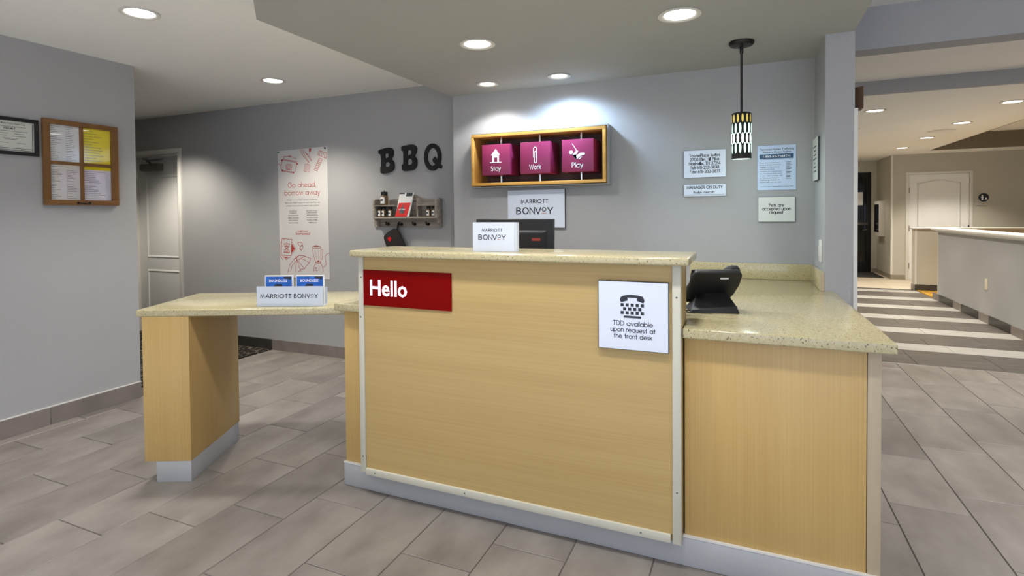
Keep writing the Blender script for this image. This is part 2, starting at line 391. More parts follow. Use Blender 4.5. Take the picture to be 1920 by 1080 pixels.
def font_mesh(txt, offset=0.0):
    key = (txt, offset)
    if key not in _fc:
        c = bpy.data.curves.new('t', 'FONT'); c.body = txt; c.size = 1; c.resolution_u = 2; c.offset = offset; c.fill_mode = 'FRONT'
        o = bpy.data.objects.new('t', c); COL.objects.link(o)
        me = bpy.data.meshes.new_from_object(o)
        _fc[key] = ([(v.co.x, v.co.y) for v in me.vertices], [tuple(p.vertices) for p in me.polygons])
        bpy.data.objects.remove(o); bpy.data.curves.remove(c); bpy.data.meshes.remove(me)
    return _fc[key]
def font_text(pl, mb, txt, cx, base, width=None, cap=None, offset=0.0, k=1.0, align='c'):
    vs, fs = font_mesh(txt, offset)
    x0 = min(v[0] for v in vs); x1 = max(v[0] for v in vs)
    sx = width / (x1 - x0) if width else cap / 0.69
    sy = cap / 0.69 if cap else sx
    xo = cx - (x1 - x0) * sx / 2 if align == 'c' else cx
    pl.flat(mb, [(xo + (x - x0) * sx, base + y * sy) for x, y in vs], fs, k)
def curve_solid(name, outlines, depth, mat, to3d, parent=None, loc=None, extra=None):
    """extruded outline with holes; to3d maps (x, y, t) to the world"""
    c = bpy.data.curves.new('t', 'CURVE'); c.dimensions = '2D'; c.fill_mode = 'BOTH'; c.extrude = depth / 2
    for pts in outlines:
        s = c.splines.new('POLY'); s.points.add(len(pts) - 1); s.use_cyclic_u = True
        for q, (x, y) in zip(s.points, pts): q.co = (x, y, 0, 1)
    o = bpy.data.objects.new('t', c); COL.objects.link(o)
    me = bpy.data.meshes.new_from_object(o)
    mb = MB(); mb.add([to3d(v.co.x, v.co.y, v.co.z + depth / 2) for v in me.vertices], [tuple(p.vertices) for p in me.polygons])
    bpy.data.objects.remove(o); bpy.data.curves.remove(c); bpy.data.meshes.remove(me)
    if extra: extra(mb)
    return mb.build(name, mat, parent, loc, fix=False)
def smooth_poly(pts, it=2):
    for _ in range(it):
        out = []
        for i in range(len(pts)):
            a, b = pts[i], pts[(i + 1) % len(pts)]
            out += [(a[0] * .8 + b[0] * .2, a[1] * .8 + b[1] * .2), (a[0] * .2 + b[0] * .8, a[1] * .2 + b[1] * .8)]
        pts = out
    return pts

# ================================================================== STRUCTURE
ZL, ZS, ZR, ZH = 2.46, 2.29, 2.555, 2.43     # ceilings: left lobby, desk soffit, right lobby, hallway
YB, YQ = 3.88, 4.085                          # back wall behind the desk, barbecue wall
XW = -4.13                                    # left wall
# ---- floor
floor = struct(B(-7.3, 6.2, -3.7, 14.6, -0.12, -0.004).build('floor', 'grout', loc=(0, 0, 0)))
TW, TL = 0.2302 * 1.345, 0.4435 * 1.345
def tile_mesh(w, l, name, mat, h=0.007):
    e = 0.0022
    mb = MB()
    mb.add([(0, 0, -h), (w, 0, -h), (w, l, -h), (0, l, -h), (0, 0, -e), (w, 0, -e), (w, l, -e), (0, l, -e), (e, e, 0), (w - e, e, 0), (w - e, l - e, 0), (e, l - e, 0)],
           [(0, 1, 5, 4), (1, 2, 6, 5), (2, 3, 7, 6), (3, 0, 4, 7), (4, 5, 9, 8), (5, 6, 10, 9), (6, 7, 11, 10), (7, 4, 8, 11), (8, 9, 10, 11)])
    o = mb.build(name, mat); me = o.data; bpy.data.objects.remove(o); return me
_tm = {}
def put_tile(x0, x1, y0, y1, mat, name, parent):
    g = 0.0032
    w, l = round(x1 - x0 - g, 3), round(y1 - y0 - g, 3)
    if w < 0.02 or l < 0.02: return
    if (w, l, mat) not in _tm: _tm[(w, l, mat)] = tile_mesh(w, l, name, mat)
    o = bpy.data.objects.new(name, _tm[(w, l, mat)]); COL.objects.link(o); o.parent = parent; o.location = (x0 + g / 2, y0 + g / 2, 0)
# columns run along Y; each column's joints step a third of a tile
XT0 = 0.684 * 1.345
cols = range(-17, 7)
for c in cols:
    x0, x1 = XT0 + c * TW, XT0 + (c + 1) * TW
    # measured joint of this column: column between 0.684 and 0.912 (c=0) has a joint at 2.82*1.345; each column to the left is a third nearer
    y = 2.820 * 1.345 + c * (TL / 3) - 20 * TL
    while y < 5.805:
        a, b = max(y, 0.35), min(y + TL, 5.805)
        xa = max(x0, XW if a < 2.6 else -4.35)
        if xa >= x1 - 0.02: y += TL; continue
        if b > a + 0.02 and b > 0.4: put_tile(xa, x1, a, b, 'tile', 'tile', floor)
        y += TL
# striped hallway floor: double dark planks between light ones
yy = 5.805; first = True
PER = 0.893; LW = 0.308
k = 0
while yy < 11.1:
    dw = PER - LW
    for row in range(2):
        xs = [0.5, 1.394 + (0.3 if (k + row) % 2 else 0.0), 2.20 + (0.2 if (k + row) % 2 else 0), 2.645] if yy > 6 else [0.5, 1.394, 2.0, 3.2]
        if yy < 7: xs = xs[:-1] + [2.645, 3.6] if xs[-1] == 2.645 else xs
        for a, b in zip(xs, xs[1:]): put_tile(a, b, yy + row * dw / 2, yy + (row + 1) * dw / 2, 'plank_dark', 'plank', floor)
    xs = [0.5, 1.82, 2.645]
    for a, b in zip(xs, xs[1:]): put_tile(a, b, yy + dw, yy + PER, 'plank_light', 'plank', floor)
    yy += PER; k += 1
put_tile(0.5, 1.6, 11.163, 11.34, 'plank_dark', 'plank', floor); put_tile(1.6, 2.6, 11.163, 11.34, 'plank_dark', 'plank', floor)
for i in range(6):
    for j in range(3):
        put_tile(0.5 + i * 0.62, 0.5 + (i + 1) * 0.62, 11.34 + j * 1.0, 11.34 + (j + 1) * 1.0, 'tile_hall', 'tile', floor)
tag(floor, 'grey stone-look plank tile floor with dark and light stripes in the hallway')
c3 = struct(B(-4.1, 6.0, -3.6, 0.34, -0.004, 0.0).build('floor_bounce', 'bounce_tile', loc=(0, -2, 0)))  # unseen pale slab added so light bounces up to the ceilings
tag(c3, 'unseen pale floor behind the viewer, added to bounce light upward')
c1 = struct(B(-7.2, -4.352, -3.6, 4.085, -0.004, 0.006).build('floor_carpet', 'carpet_dark', loc=(-5, 3, 0)))
tag(c1, 'dark flecked carpet behind the left wall')
c2 = struct(B(2.66, 6.0, 6.0, 11.24, -0.004, 0.004).build('floor_carpet_gold', 'carpet_gold', loc=(4, 8, 0)))
tag(c2, 'gold carpet beyond the half wall')
# ---- walls
def wall(name, mat, *boxes, label=None, cap=None):
    mb = MB()
    for b in boxes: mb.box(*b)
    o = struct(mb.build(name, mat, loc=(boxes[0][0], boxes[0][2], 0)))
    if label: tag(o, label)
    return o
wl = wall('wall_left', 'wall', (XW - 0.14, XW, -3.6, 2.632, -0.004, ZL), label='pale grey wall carrying the framed permit and notice board')
# barbecue wall with the opening of the white door
wq = wall('wall_bbq', 'wall', (-7.2, -6.55, YQ, YQ + 0.22, -0.004, ZL), (-5.685, -2.13, YQ, YQ + 0.22, -0.004, ZL), (-6.55, -5.685, YQ, YQ + 0.22, 2.045, ZL), label='grey wall with poster, shelf and black letters')
# back wall with the recess of the cube display
RX0, RX1, RZ0, RZ1 = -1.917, -0.867, 1.553, 1.953
wb = wall('wall_back', 'wall', (-2.135, RX0, YB, 4.3, -0.004, ZR), (RX1, 0.41, YB, 4.3, -0.004, ZR), (RX0, RX1, YB, 4.3, -0.004, RZ0), (RX0, RX1, YB, 4.3, RZ1, ZR), (RX0, RX1, 4.02, 4.3, RZ0, RZ1), label='blue-grey wall behind the front desk')
wp = wall('wall_pillar', 'wall', (0.40, 0.535, 3.40, 4.3, -0.004, ZS), label='grey pillar at the right end of the counter')
struct(B(0.531, 0.549, 3.394, 3.43, -0.004, 1.885).build('trim_1', 'trim_white', loc=(0.54, 3.4, 0)))
tag(bpy.data.objects['trim_1'], 'white corner guard on the pillar edge')
wall('wall_hall_left', 'wall_hall', (0.41, 0.50, 4.3, 14.5, -0.004, ZR))
wall('wall_far_left', 'wall', (-7.3, -7.2, -3.6, 4.3, -0.004, ZL))
wall('wall_rear', 'wall_bounce', (-7.2, -1.4, -3.7, -3.6, -0.004, ZR), (4.6, 6.2, -3.7, -3.6, -0.004, ZR), (-1.4, 4.6, -3.7, -3.6, -0.004, 0.2), (-1.4, 4.6, -3.7, -3.6, 2.35, ZR))
wall('wall_right', 'wall_bounce', (6.1, 6.2, -3.6, 14.5, -0.004, 2.75))
# hallway end
wh = wall('wall_hall_end', 'wall_hall', (2.65, 2.925, 12.9, 13.05, -0.004, ZH), (3.862, 6.1, 12.9, 13.05, -0.004, ZH), (2.925, 3.862, 12.9, 13.05, 2.038, ZH), label='beige hallway wall with the white restroom door')
wall('wall_alcove_right', 'wall_hall', (2.65, 2.72, 13.05, 14.2, -0.004, ZH), label='alcove wall carrying the white cabinet')
wall('wall_alcove_end', 'wall_hall', (0.5, 1.66, 14.2, 14.35, -0.004, ZH), (2.545, 2.72, 14.2, 14.35, -0.004, ZH), (1.66, 2.545, 14.2, 14.35, 2.19, ZH), label='end wall around the dark glass door')
struct(B(2.636, 2.668, 12.885, 12.91, 0.09, ZH).build('trim_2', 'trim_white', loc=(2.65, 12.9, 0)))
tag(bpy.data.objects['trim_2'], 'white corner guard at the alcove')
hw = wall('wall_half', 'wall', (2.645, 2.77, 5.2, 10.05, -0.004, 1.022), label='low pale half wall along the striped floor')
for nm, b in (('cap_moulding', (2.615, 2.80, 5.18, 10.08, 1.022, 1.048)), ('cap_board', (2.575, 2.84, 5.15, 10.14, 1.048, 1.082))):
    B(*b).build(nm, 'trim_white', hw, bevel=0.006)
B(2.640, 2.652, 10.04, 10.056, 0.085, 1.022).build('corner_bead', 'trim_white', hw)
lw = wall('wall_ledge', 'wall_hall', (2.625, 6.1, 11.24, 11.36, -0.004, 1.03), label='second low wall with white cap crossing behind the half wall')
B(2.60, 6.1, 11.205, 11.395, 1.03, 1.058).build('cap_board', 'trim_white', lw, bevel=0.005)
B(2.64, 2.665, 11.232, 11.242, 0.1, 1.03).build('corner_bead', 'trim_white', lw)
# ---- ceilings
def ceil(name, mat, *boxes, label=None):
    mb = MB()
    for b in boxes: mb.box(*b)
    return tag(struct(mb.build(name, mat, loc=(boxes[0][0], boxes[0][2], 2.4))), label)
ceil('ceiling', 'ceiling_white', (-7.3, -0.9, -3.7, 4.3, ZL, ZL + 0.25), label='white lobby ceiling at the left')
ceil('ceiling_right', 'ceiling_white', (-0.9, 6.2, -3.7, 6.15, ZR, ZR + 0.2), label='white ceiling at the right')
ceil('ceiling_hall', 'ceiling_white', (0.41, 3.09, 6.15, 14.5, ZH, ZH + 0.12), (3.09, 6.2, 12.25, 14.5, ZH, ZH + 0.12), (3.09, 6.2, 6.10, 12.3, 2.72, 2.80), label='cream hallway ceiling with a raised tray')
struct(B(3.09, 6.1, 12.235, 12.25, ZH, 2.72).build('trim_3', 'wall_tray', loc=(3.1, 12.25, 2.5)))
tag(bpy.data.objects['trim_3'], 'dark riser at the end of the ceiling tray')
struct(B(3.075, 3.09, 6.15, 12.25, ZH, 2.72).build('trim_4', 'wall_tray', loc=(3.1, 8, 2.5)))
struct(B(0.5, 6.1, 6.10, 6.148, ZH, 2.62).build('trim_5', 'wall', loc=(0.5, 6.15, 2.5)))
tag(bpy.data.objects['trim_5'], 'grey step where the ceiling drops to the hallway')
struct(B(0.41, 6.1, 3.885, 4.045, 2.305, ZR).build('trim_6', 'wall', loc=(0.5, 3.9, 2.4)))
tag(bpy.data.objects['trim_6'], 'grey ceiling beam to the right of the pillar')
sof = MB().prism([(-2.145, 3.88), (-2.145, 1.955), (-1.2, 1.01), (0.0, 1.01), (0.53, 1.54), (0.53, 3.88)][::-1], ZS, ZL + 0.02)
sof.box(0.3, 0.53, 1.6, 3.87, ZL, ZR)
tag(struct(sof.build('ceiling_soffit', 'ceiling_grey', loc=(-1, 2.5, ZS))), 'grey dropped soffit over the front desk')
# ---- baseboards: separate tiles
def baseboard(name, runs, mat, h=0.1, label=None):
    e = thing(name, runs[0][0] + (0,), None, None, kind='structure')
    if label: tag(e, label)
    for p, q, n, m2 in runs:
        p, q, n = Vector(p + (0,)), Vector(q + (0,)), Vector(n + (0,))
        d = q - p; L = d.length; d.normalize()
        MB().obox(p + d * 0.001, d, (0, 0, 1), n, L - 0.002, h, 0.01).build('tile', m2 or mat, e, bevel=0.0015, bseg=1)
    return e
ys = [0.6, 1.19, 1.79, 2.155 - 0.11, 2.632]; ys = [0.25, 0.85, 1.447, 2.045, 2.632]
baseboard('baseboard_left', [((XW, a), (XW, b), (1, 0), None) for a, b in zip(ys, ys[1:])], 'base_tile', 0.113, 'grey tile baseboard along the left wall')
MB().obox((XW, 0.25, 0.113), (0, 1, 0), (0, 0, 1), (1, 0, 0), 2.382, 0.006, 0.009).build('edge_strip', 'trim_white', bpy.data.objects['baseboard_left'])
xs = [-4.34, -3.74, -3.14, -2.54, -2.14]
baseboard('baseboard_bbq', [((a, YQ), (b, YQ), (0, -1), None) for a, b in zip(xs, xs[1:])] + [((-5.62, YQ), (-4.342, YQ), (0, -1), 'base_dark')], 'base_tile', 0.105, 'baseboard of the poster wall, black beside the carpet and grey beside the tiles')
runs = []; yb = 5.805
for i in range(5):
    runs.append(((2.645, yb), (2.645, yb + PER - LW), (-1, 0), 'base_dark')); runs.append(((2.645, yb + PER - LW), (2.645, yb + PER), (-1, 0), None)); yb += PER
baseboard('baseboard_half', runs, 'base_tile', 0.1, 'half wall baseboard alternating dark and light tiles')
baseboard('baseboard_ledge', [((2.637, 11.24), (3.2, 11.24), (0, -1), 'base_dark'), ((2.625, 11.36), (2.625, 11.24), (-1, 0), None), ((3.2, 11.24), (4.2, 11.24), (0, -1), 'base_dark')], 'base_tile', 0.1, 'black baseboard of the low ledge wall')
baseboard('baseboard_hall', [((2.65, 12.9), (2.88, 12.9), (0, -1), None), ((2.65, 13.55), (2.65, 12.9), (-1, 0), None), ((2.65, 14.2), (2.65, 13.55), (-1, 0), None), ((2.55, 14.2), (2.65, 14.2), (0, -1), None)], 'base_tile_hall', 0.088, 'beige baseboard around the alcove')

# ---- door on the barbecue wall
def frame_rect(pl, x0, x1, y0, y1, w, h):
    """raised rectangular moulding on a plane"""
    mb = MB(); o = lambda x, y, t: pl.o + pl.u * x + pl.v * y + pl.n * t
    P = [(x0, y0), (x1, y0), (x1, y1), (x0, y1)]; Q = [(x0 + w, y0 + w), (x1 - w, y0 + w), (x1 - w, y1 - w), (x0 + w, y1 - w)]
    Rr = [(x0 + w / 2, y0 + w / 2), (x1 - w / 2, y0 + w / 2), (x1 - w / 2, y1 - w / 2), (x0 + w / 2, y1 - w / 2)]
    mb.add([o(*p, 0) for p in P] + [o(*p, h) for p in Rr] + [o(*p, 0) for p in Q],
           [(i, (i + 1) % 4, 4 + (i + 1) % 4, 4 + i) for i in range(4)] + [(4 + i, 4 + (i + 1) % 4, 8 + (i + 1) % 4, 8 + i) for i in range(4)])
    return mb
d1 = thing('door_1', (-6.1, 4.15, 0), 'white panelled door with a grey closer behind the left wall', None, kind='structure')
for b in ((-5.685, -5.632, 4.068, 4.1, 0, 2.045), (-6.62, -6.55, 4.068, 4.1, 0, 2.045), (-6.62, -5.632, 4.068, 4.1, 2.045, 2.097)):
    B(*b).build('casing', 'trim_white', d1, bevel=0.004)
for b in ((-5.70, -5.685, 4.09, 4.3, 0, 2.03), (-6.55, -6.535, 4.09, 4.3, 0, 2.03), (-6.55, -5.685, 4.09, 4.3, 2.03, 2.045)):
    B(*b).build('jamb', 'trim_white', d1)
leaf = B(-6.53, -5.705, 4.19, 4.235, 0.008, 2.025).build('leaf', 'door_white', d1, bevel=0.002)
pl = Plane((-6.53, 4.19, 0), (1, 0, 0), (0, 0, 1))
frame_rect(pl, 0.13, 0.70, 0.865, 1.825, 0.035, 0.008).build('panel', 'door_white', leaf)
frame_rect(pl, 0.13, 0.70, 0.16, 0.735, 0.035, 0.008).build('panel', 'door_white', leaf)
cb = MB().prism([(4.19, 1.875), (4.13, 1.875), (4.12, 1.895), (4.12, 1.94), (4.135, 1.955), (4.19, 1.955)], -6.40, -6.09, 'x').build('closer_body', 'closer_grey', leaf)
MB().tube([(-6.25, 4.15, 1.96), (-6.24, 4.10, 1.985), (-5.99, 4.115, 1.995)], 0.009).build('closer_arm', 'steel', leaf)
MB().tube([(-6.33, 4.12, 2.01), (-6.24, 4.10, 2.0)], 0.009).build('closer_arm', 'steel', leaf)
B(-5.73, -5.712, 4.183, 4.19, 1.02, 1.045).build('latch_plate', 'bronze', leaf)
# ---- restroom door
d2 = thing('door_2', (3.39, 12.9, 0), 'white arched-panel restroom door at the end of the hallway', None, kind='structure')
for b in ((2.879, 2.925, 12.885, 12.9, 0, 2.038), (3.862, 3.91, 12.885, 12.9, 0, 2.038), (2.879, 3.91, 12.885, 12.9, 2.038, 2.083)):
    B(*b).build('casing', 'trim_white', d2, bevel=0.003)
lf2 = B(2.928, 3.859, 12.915, 12.955, 0.008, 2.033).build('leaf', 'door_white', d2)
pl2 = Plane((2.928, 12.915, 0), (1, 0, 0), (0, 0, 1))
xa, xb = 0.14, 0.79
top = [(xa + (xb - xa) * i / 14, 1.86 + 0.055 * (0.5 - 0.5 * math.cos(2 * PI * i / 14))) for i in range(15)]
path = [(xb, 0.95)] + top[::-1] + [(xa, 0.95)]
def mould(pl, path, w, h):
    a, fa = ribbon(path, w, True); b_, _ = ribbon(path, w * 0.1, True); mb = MB(); n = len(path)
    mb.add([pl.o + pl.u * x + pl.v * y for x, y in a] + [pl.o + pl.u * x + pl.v * y + pl.n * h for x, y in b_],
           [(2 * i, 2 * ((i + 1) % n), 2 * n + 2 * ((i + 1) % n), 2 * n + 2 * i) for i in range(n)] + [(2 * i + 1, 2 * ((i + 1) % n) + 1, 2 * n + 2 * ((i + 1) % n) + 1, 2 * n + 2 * i + 1) for i in range(n)])
    return mb
mould(pl2, path, 0.04, 0.014).build('panel', 'door_white', lf2)
frame_rect(pl2, xa, xb, 0.15, 0.83, 0.04, 0.012).build('panel', 'door_white', lf2)
for z in (1.73, 1.0, 0.27): B(2.918, 2.94, 12.897, 12.916, z - 0.055, z + 0.055).build('hinge', 'closer_grey', d2, bevel=0.003)
MB().lathe([(0.0, 0), (0.03, 0.002), (0.03, 0.012), (0.012, 0.014), (0.012, 0.04), (0.028, 0.05), (0.03, 0.065), (0.0, 0.075)], (3.79, 12.915, 1.0), 20, (0, -1, 0)).build('knob', 'bronze', lf2, smooth=True)
B(3.845, 3.862, 12.905, 12.916, 0.99, 1.06).build('strike', 'bronze', lf2)
# ---- dark glass door
d3 = thing('door_3', (2.1, 14.2, 0), 'dark glass exit door with a push bar at the hallway end', None, kind='structure')
for b in ((1.66, 1.75, 14.19, 14.26, 0, 2.185), (2.455, 2.54, 14.19, 14.26, 0, 2.185), (1.75, 2.455, 14.19, 14.26, 2.08, 2.185), (1.75, 2.455, 14.19, 14.26, 0, 0.22)):
    B(*b).build('frame', 'black_paint', d3, bevel=0.004)
B(1.75, 2.455, 14.225, 14.235, 0.22, 2.08).build('pane', 'glass_dark', d3)
B(1.72, 2.475, 14.13, 14.17, 1.04, 1.09).build('push_bar', 'steel', d3, bevel=0.008)
MB().tube([(2.46, 14.19, 0.94), (2.46, 14.13, 0.94), (2.38, 14.12, 0.925)], 0.011).build('lever', 'steel', d3)
B(2.2, 2.395, 14.218, 14.2245, 1.47, 1.755).build('notice', 'paper', d3)
# ---- glazed entrance behind the camera
w1 = thing('window_1', (1.6, -3.65, 0.2), 'wide glazed entrance behind the viewer', None, kind='structure')
for i in range(5):
    x = -1.4 + i * 1.5
    B(x - (0 if i == 0 else 0.03), x + (0 if i == 4 else 0.03) + (0.06 if i == 0 else 0), -3.68, -3.62, 0.2, 2.35).build('mullion', 'black_paint', w1)
    if i < 4: B(x + 0.03, x + 1.47, -3.652, -3.648, 0.2, 2.35).build('pane', 'pane', w1)

# ================================================================== LIGHTS
def downlight(x, y, z, r, label, power, color, lens='lens', group='round recessed ceiling downlights', spot=1.85, blend=0.4, tilt=(0, 0)):
    t = thing('recessed_light', (x, y, z), label, 'ceiling light', group)
    MB().lathe([(r, -0.001), (r + 0.002, -0.006), (r - 0.012, -0.008), (r - 0.024, -0.003), (r - 0.026, -0.001)], (x, y, z), 28).build('trim_ring', 'trim_white', t, smooth=True)
    MB().lathe([(r - 0.024, -0.0008), (r - 0.03, -0.0035), (0.0, -0.004)], (x, y, z), 28).build('lens', lens, t, smooth=True)
    d = bpy.data.lights.new('downlight_beam', 'SPOT'); d.energy = power; d.color = color; d.spot_size = spot; d.spot_blend = blend; d.shadow_soft_size = r * 0.75
    o = bpy.data.objects.new('downlight_beam', d); COL.objects.link(o); o.parent = t; o.location = (0, 0, -0.02); o.rotation_euler = (tilt[0], tilt[1], 0)
    return t
PW = 80
downlight(-0.281, 2.755, ZS, 0.098, 'large bright recessed downlight nearest the pendant lamp', 33, NEUT, spot=2.1, blend=0.5)
downlight(-1.353, 2.746, ZS, 0.098, 'recessed downlight in the soffit midway over the desk', 76, NEUT, spot=2.3, blend=0.5)
downlight(-1.161, 3.62, ZS, 0.078, 'cool white wall washer above the middle cube', 46, COOL, spot=2.72, blend=0.5)
downlight(-1.702, 3.614, ZS, 0.078, 'warm wall washer above the left end of the cube display', 22, NEUT, spot=2.3, blend=0.3)
downlight(-3.019, 1.964, ZL, 0.098, 'recessed downlight nearest the notice board wall', 80, NEUT, blend=0.6)
downlight(-3.55, 3.393, ZL, 0.098, 'small recessed downlight in front of the poster wall', 108, WARM, spot=2.1, blend=0.65)
downlight(-5.47, 3.39, ZL, 0.098, 'recessed downlight hidden behind the left wall', 145, WARM, spot=2.1, blend=0.6)
for x, y, z, p in ((-1.353, 1.5, ZS, 62), (-0.281, 1.5, ZS, 62), (-3.0, 0.1, ZL, 60), (-3.0, -1.8, ZL, 380), (1.8, 0.6, ZR, 80), (1.6, -1.9, ZR, 240), (3.8, -0.6, ZR, 160), (-0.8, -1.6, ZR, 260), (2.0, 2.6, ZR, 150), (3.6, 3.2, ZR, 100), (1.7, 5.0, ZR, 200)):  # unseen lamps; the rear ones boosted to bounce light off the pale floor
    downlight(x, y, z, 0.098, 'recessed lobby downlight outside the picture', p, NEUT)
HL = 120
for x, y, lb in ((1.30, 7.09, 'hallway downlight nearest the pillar'), (2.47, 7.13, 'hallway downlight at the right edge of the picture'), (2.48, 8.56, 'second hallway downlight of the right row, in front of the flat speaker'), (2.50, 10.07, 'third hallway downlight, just beyond the flat speaker'), (2.51, 11.5, 'farthest and smallest hallway downlight')):
    downlight(x, y, ZH, 0.105, lb, HL if y < 11 else 65, WARM, 'lens_hall', 'hallway ceiling downlights')
for x, y in ((1.30, 8.56), (1.30, 10.07), (1.30, 11.5), (1.7, 13.5)):
    downlight(x, y, ZH, 0.105, 'hallway downlight hidden behind the pillar', HL if y < 13 else 50, WARM, 'lens_hall', 'hallway ceiling downlights')
for x, y in ((3.55, 8.8), (3.4, 11.55)): downlight(x, y, 2.72, 0.105, 'unseen downlight added inside the ceiling tray', 215, WARM, 'lens_hall', 'hallway ceiling downlights')  # unseen lamps added up in the tray to brighten the restroom door
sp = thing('ceiling_speaker', (2.47, 9.3, ZH), 'flat round white speaker grille in the hallway ceiling', 'speaker')
MB().lathe([(0.155, -0.001), (0.155, -0.007), (0.14, -0.009), (0.135, -0.006)], (2.47, 9.3, ZH), 32).build('trim_ring', 'trim_white', sp, smooth=True)
MB().lathe([(0.135, -0.004), (0.0, -0.005)], (2.47, 9.3, ZH), 32).build('grille', 'ceiling_white', sp)

# ---- pendant lamp
PX, PY = -0.012, 3.345
pd = thing('pendant_lamp', (PX, PY, ZS), 'pendant lamp with a black cylinder shade of glowing oval cutouts', 'lamp')
MB().lathe([(0.066, -0.0005), (0.066, -0.012), (0.058, -0.022), (0.02, -0.026)], (PX, PY, ZS), 32).build('canopy', 'bronze', pd, smooth=True)
MB().lathe([(0.010, -0.026), (0.010, -0.06), (0.008, -0.064), (0.0062, -0.068), (0.0062, -0.395)], (PX, PY, ZS), 12).build('rod', 'bronze', pd, smooth=True)
SR, SZ1, SZ0 = 0.0505, 1.894, 1.64
MB().lathe([(0.012, 0.006), (SR - 0.004, 0.001), (SR, -0.004), (SR, SZ0 - SZ1 + 0.003), (SR - 0.002, SZ0 - SZ1), (SR - 0.004, SZ0 - SZ1 + 0.003), (SR - 0.004, -0.006)], (PX, PY, SZ1), 40).build('shade', 'black_paint', pd, smooth=True)
shade = [o for o in pd.children if o.name.startswith('shade')][0]
rows = [(1.862, 0.024, 'shade_amber', 0), (1.806, 0.03, 'shade_glow', 0.5), (1.752, 0.03, 'shade_glow_hot', 0), (1.699, 0.03, 'shade_glow', 0.5)]
NOV = 13
for zc, hh, mt, ph in rows:
    for i in range(NOV):
        mb = MB(); a0 = 2 * PI * (i + ph) / NOV; pts = []
        for t in range(12):
            th = 2 * PI * t / 12; a = a0 + 0.0060 / SR * math.cos(th); pts.append((PX + (SR + 0.0006) * math.cos(a), PY + (SR + 0.0006) * math.sin(a), zc + hh * math.sin(th)))
        mb.add(pts, [tuple(range(12))]); mb.build('oval_window', mt, shade)
MB().lathe([(0.0, -0.03), (0.016, -0.02), (0.024, 0.0), (0.018, 0.025), (0.012, 0.04)], (PX, PY, 1.74), 16).build('bulb', 'bulb', pd, smooth=True)
pdl = bpy.data.lights.new('pendant_glow', 'POINT'); pdl.energy = 4; pdl.color = (0.82, 1.0, 0.94); pdl.shadow_soft_size = 0.03
pdo = bpy.data.objects.new('pendant_glow', pdl); COL.objects.link(pdo); pdo.parent = pd; pdo.location = (0, 0, 1.62 - ZS)

# ================================================================== FRONT DESK
KY = 2.155                 # face of the kick board
desk = thing('reception_desk', (-0.8, 2.2, 0), 'maple veneer front desk with raised middle panel and grey kick board', 'desk')
MB().prism([(-1.826, KY), (0.42, KY), (0.42, 3.39), (0.395, 3.39), (0.395, 3.86), (-0.3, 3.86), (-0.3, 2.84), (-1.826, 2.84)], 0, 0.112).build('kick_board', 'laminate_grey', desk, bevel=0.006)
B(-1.826, 0.42, KY - 0.0005, KY + 0.012, 0.112, 0.119).build('kick_edge', 'trim_white', desk)
B(-1.818, -1.69, KY + 0.01, 2.84, 0.119, 0.877).build('cabinet', 'maple_v', desk, bevel=0.0015)
B(-0.205, 0.379, KY + 0.01, 2.84, 0.119, 0.877).build('cabinet', 'maple_v', desk, bevel=0.0015)
B(0.381, 0.42, KY + 0.008, 3.39, 0.119, 0.877).build('corner_post', 'corner_beige', desk, bevel=0.0015)
tw = B(-1.685, -0.211, 2.125, 2.30, 0.105, 1.149).build('raised_wall', 'maple_h', desk, bevel=0.001)
B(-1.655, -0.244, 2.1165, 2.125, 0.135, 1.149).build('veneer_panel', 'maple_h', desk)
for nm, b in (('batten', (-1.684, -1.656, 2.108, 2.125, 0.113, 1.149)), ('batten', (-0.243, -0.211, 2.106, 2.125, 0.103, 1.149)), ('batten', (-1.654, -0.25, 2.106, 2.125, 0.104, 0.135))):
    B(*b).build(nm, 'batten_cream', desk, bevel=0.002)
for x, z in ((-1.668, 0.19), (-1.67, 0.86), (-0.227, 1.03), (-0.227, 0.30), (-1.60, 0.12), (-1.12, 0.12), (-0.36, 0.12), (-1.665, 1.05)):
    MB().lathe([(0.0035, 0), (0.0035, 0.001), (0.0, 0.0016)], (x, 2.1065, z), 10, (0, -1, 0)).build('screw', 'ink_grey', desk)
B(0.0, 0.379, 2.84, 3.87, 0.119, 0.877).build('cabinet', 'maple_v', desk)
# worktop: one continuous slab round the raised wall, with an upstand at the wall
wt = thing('worktop', (0.1, 2.9, 0.877), 'speckled beige quartz worktop on the lower desk with a low upstand', 'countertop')
poly = [(-1.845, 2.12), (-1.688, 2.12), (-1.688, 2.302), (-0.208, 2.302), (-0.208, 2.12), (0.456, 2.12), (0.445, 3.398), (0.398, 3.398), (0.398, 3.878), (-0.42, 3.878), (-0.42, 2.86), (-1.845, 2.86)]
MB().prism(poly, 0.8775, 0.914).build('slab', 'quartz', wt, bevel=0.005, bseg=3)
B(-0.42, 0.398, 3.86, 3.879, 0.9145, 1.015).build('upstand', 'quartz', wt, bevel=0.002)
B(0.379, 0.399, 3.435, 3.859, 0.9145, 1.015).build('upstand', 'quartz', wt, bevel=0.002)
B(0.379, 0.399, 3.400, 3.434, 0.9145, 1.012).build('upstand_end', 'corner_beige', wt)
# raised counter top
B(-1.70, -0.18, 2.062, 2.42, 1.1495, 1.18).build('raised_countertop', 'quartz', loc=(-0.94, 2.24, 1.1495), bevel=0.008, bseg=3)
tag(bpy.data.objects['raised_countertop'], 'long speckled beige quartz top on the raised middle of the desk', 'countertop')
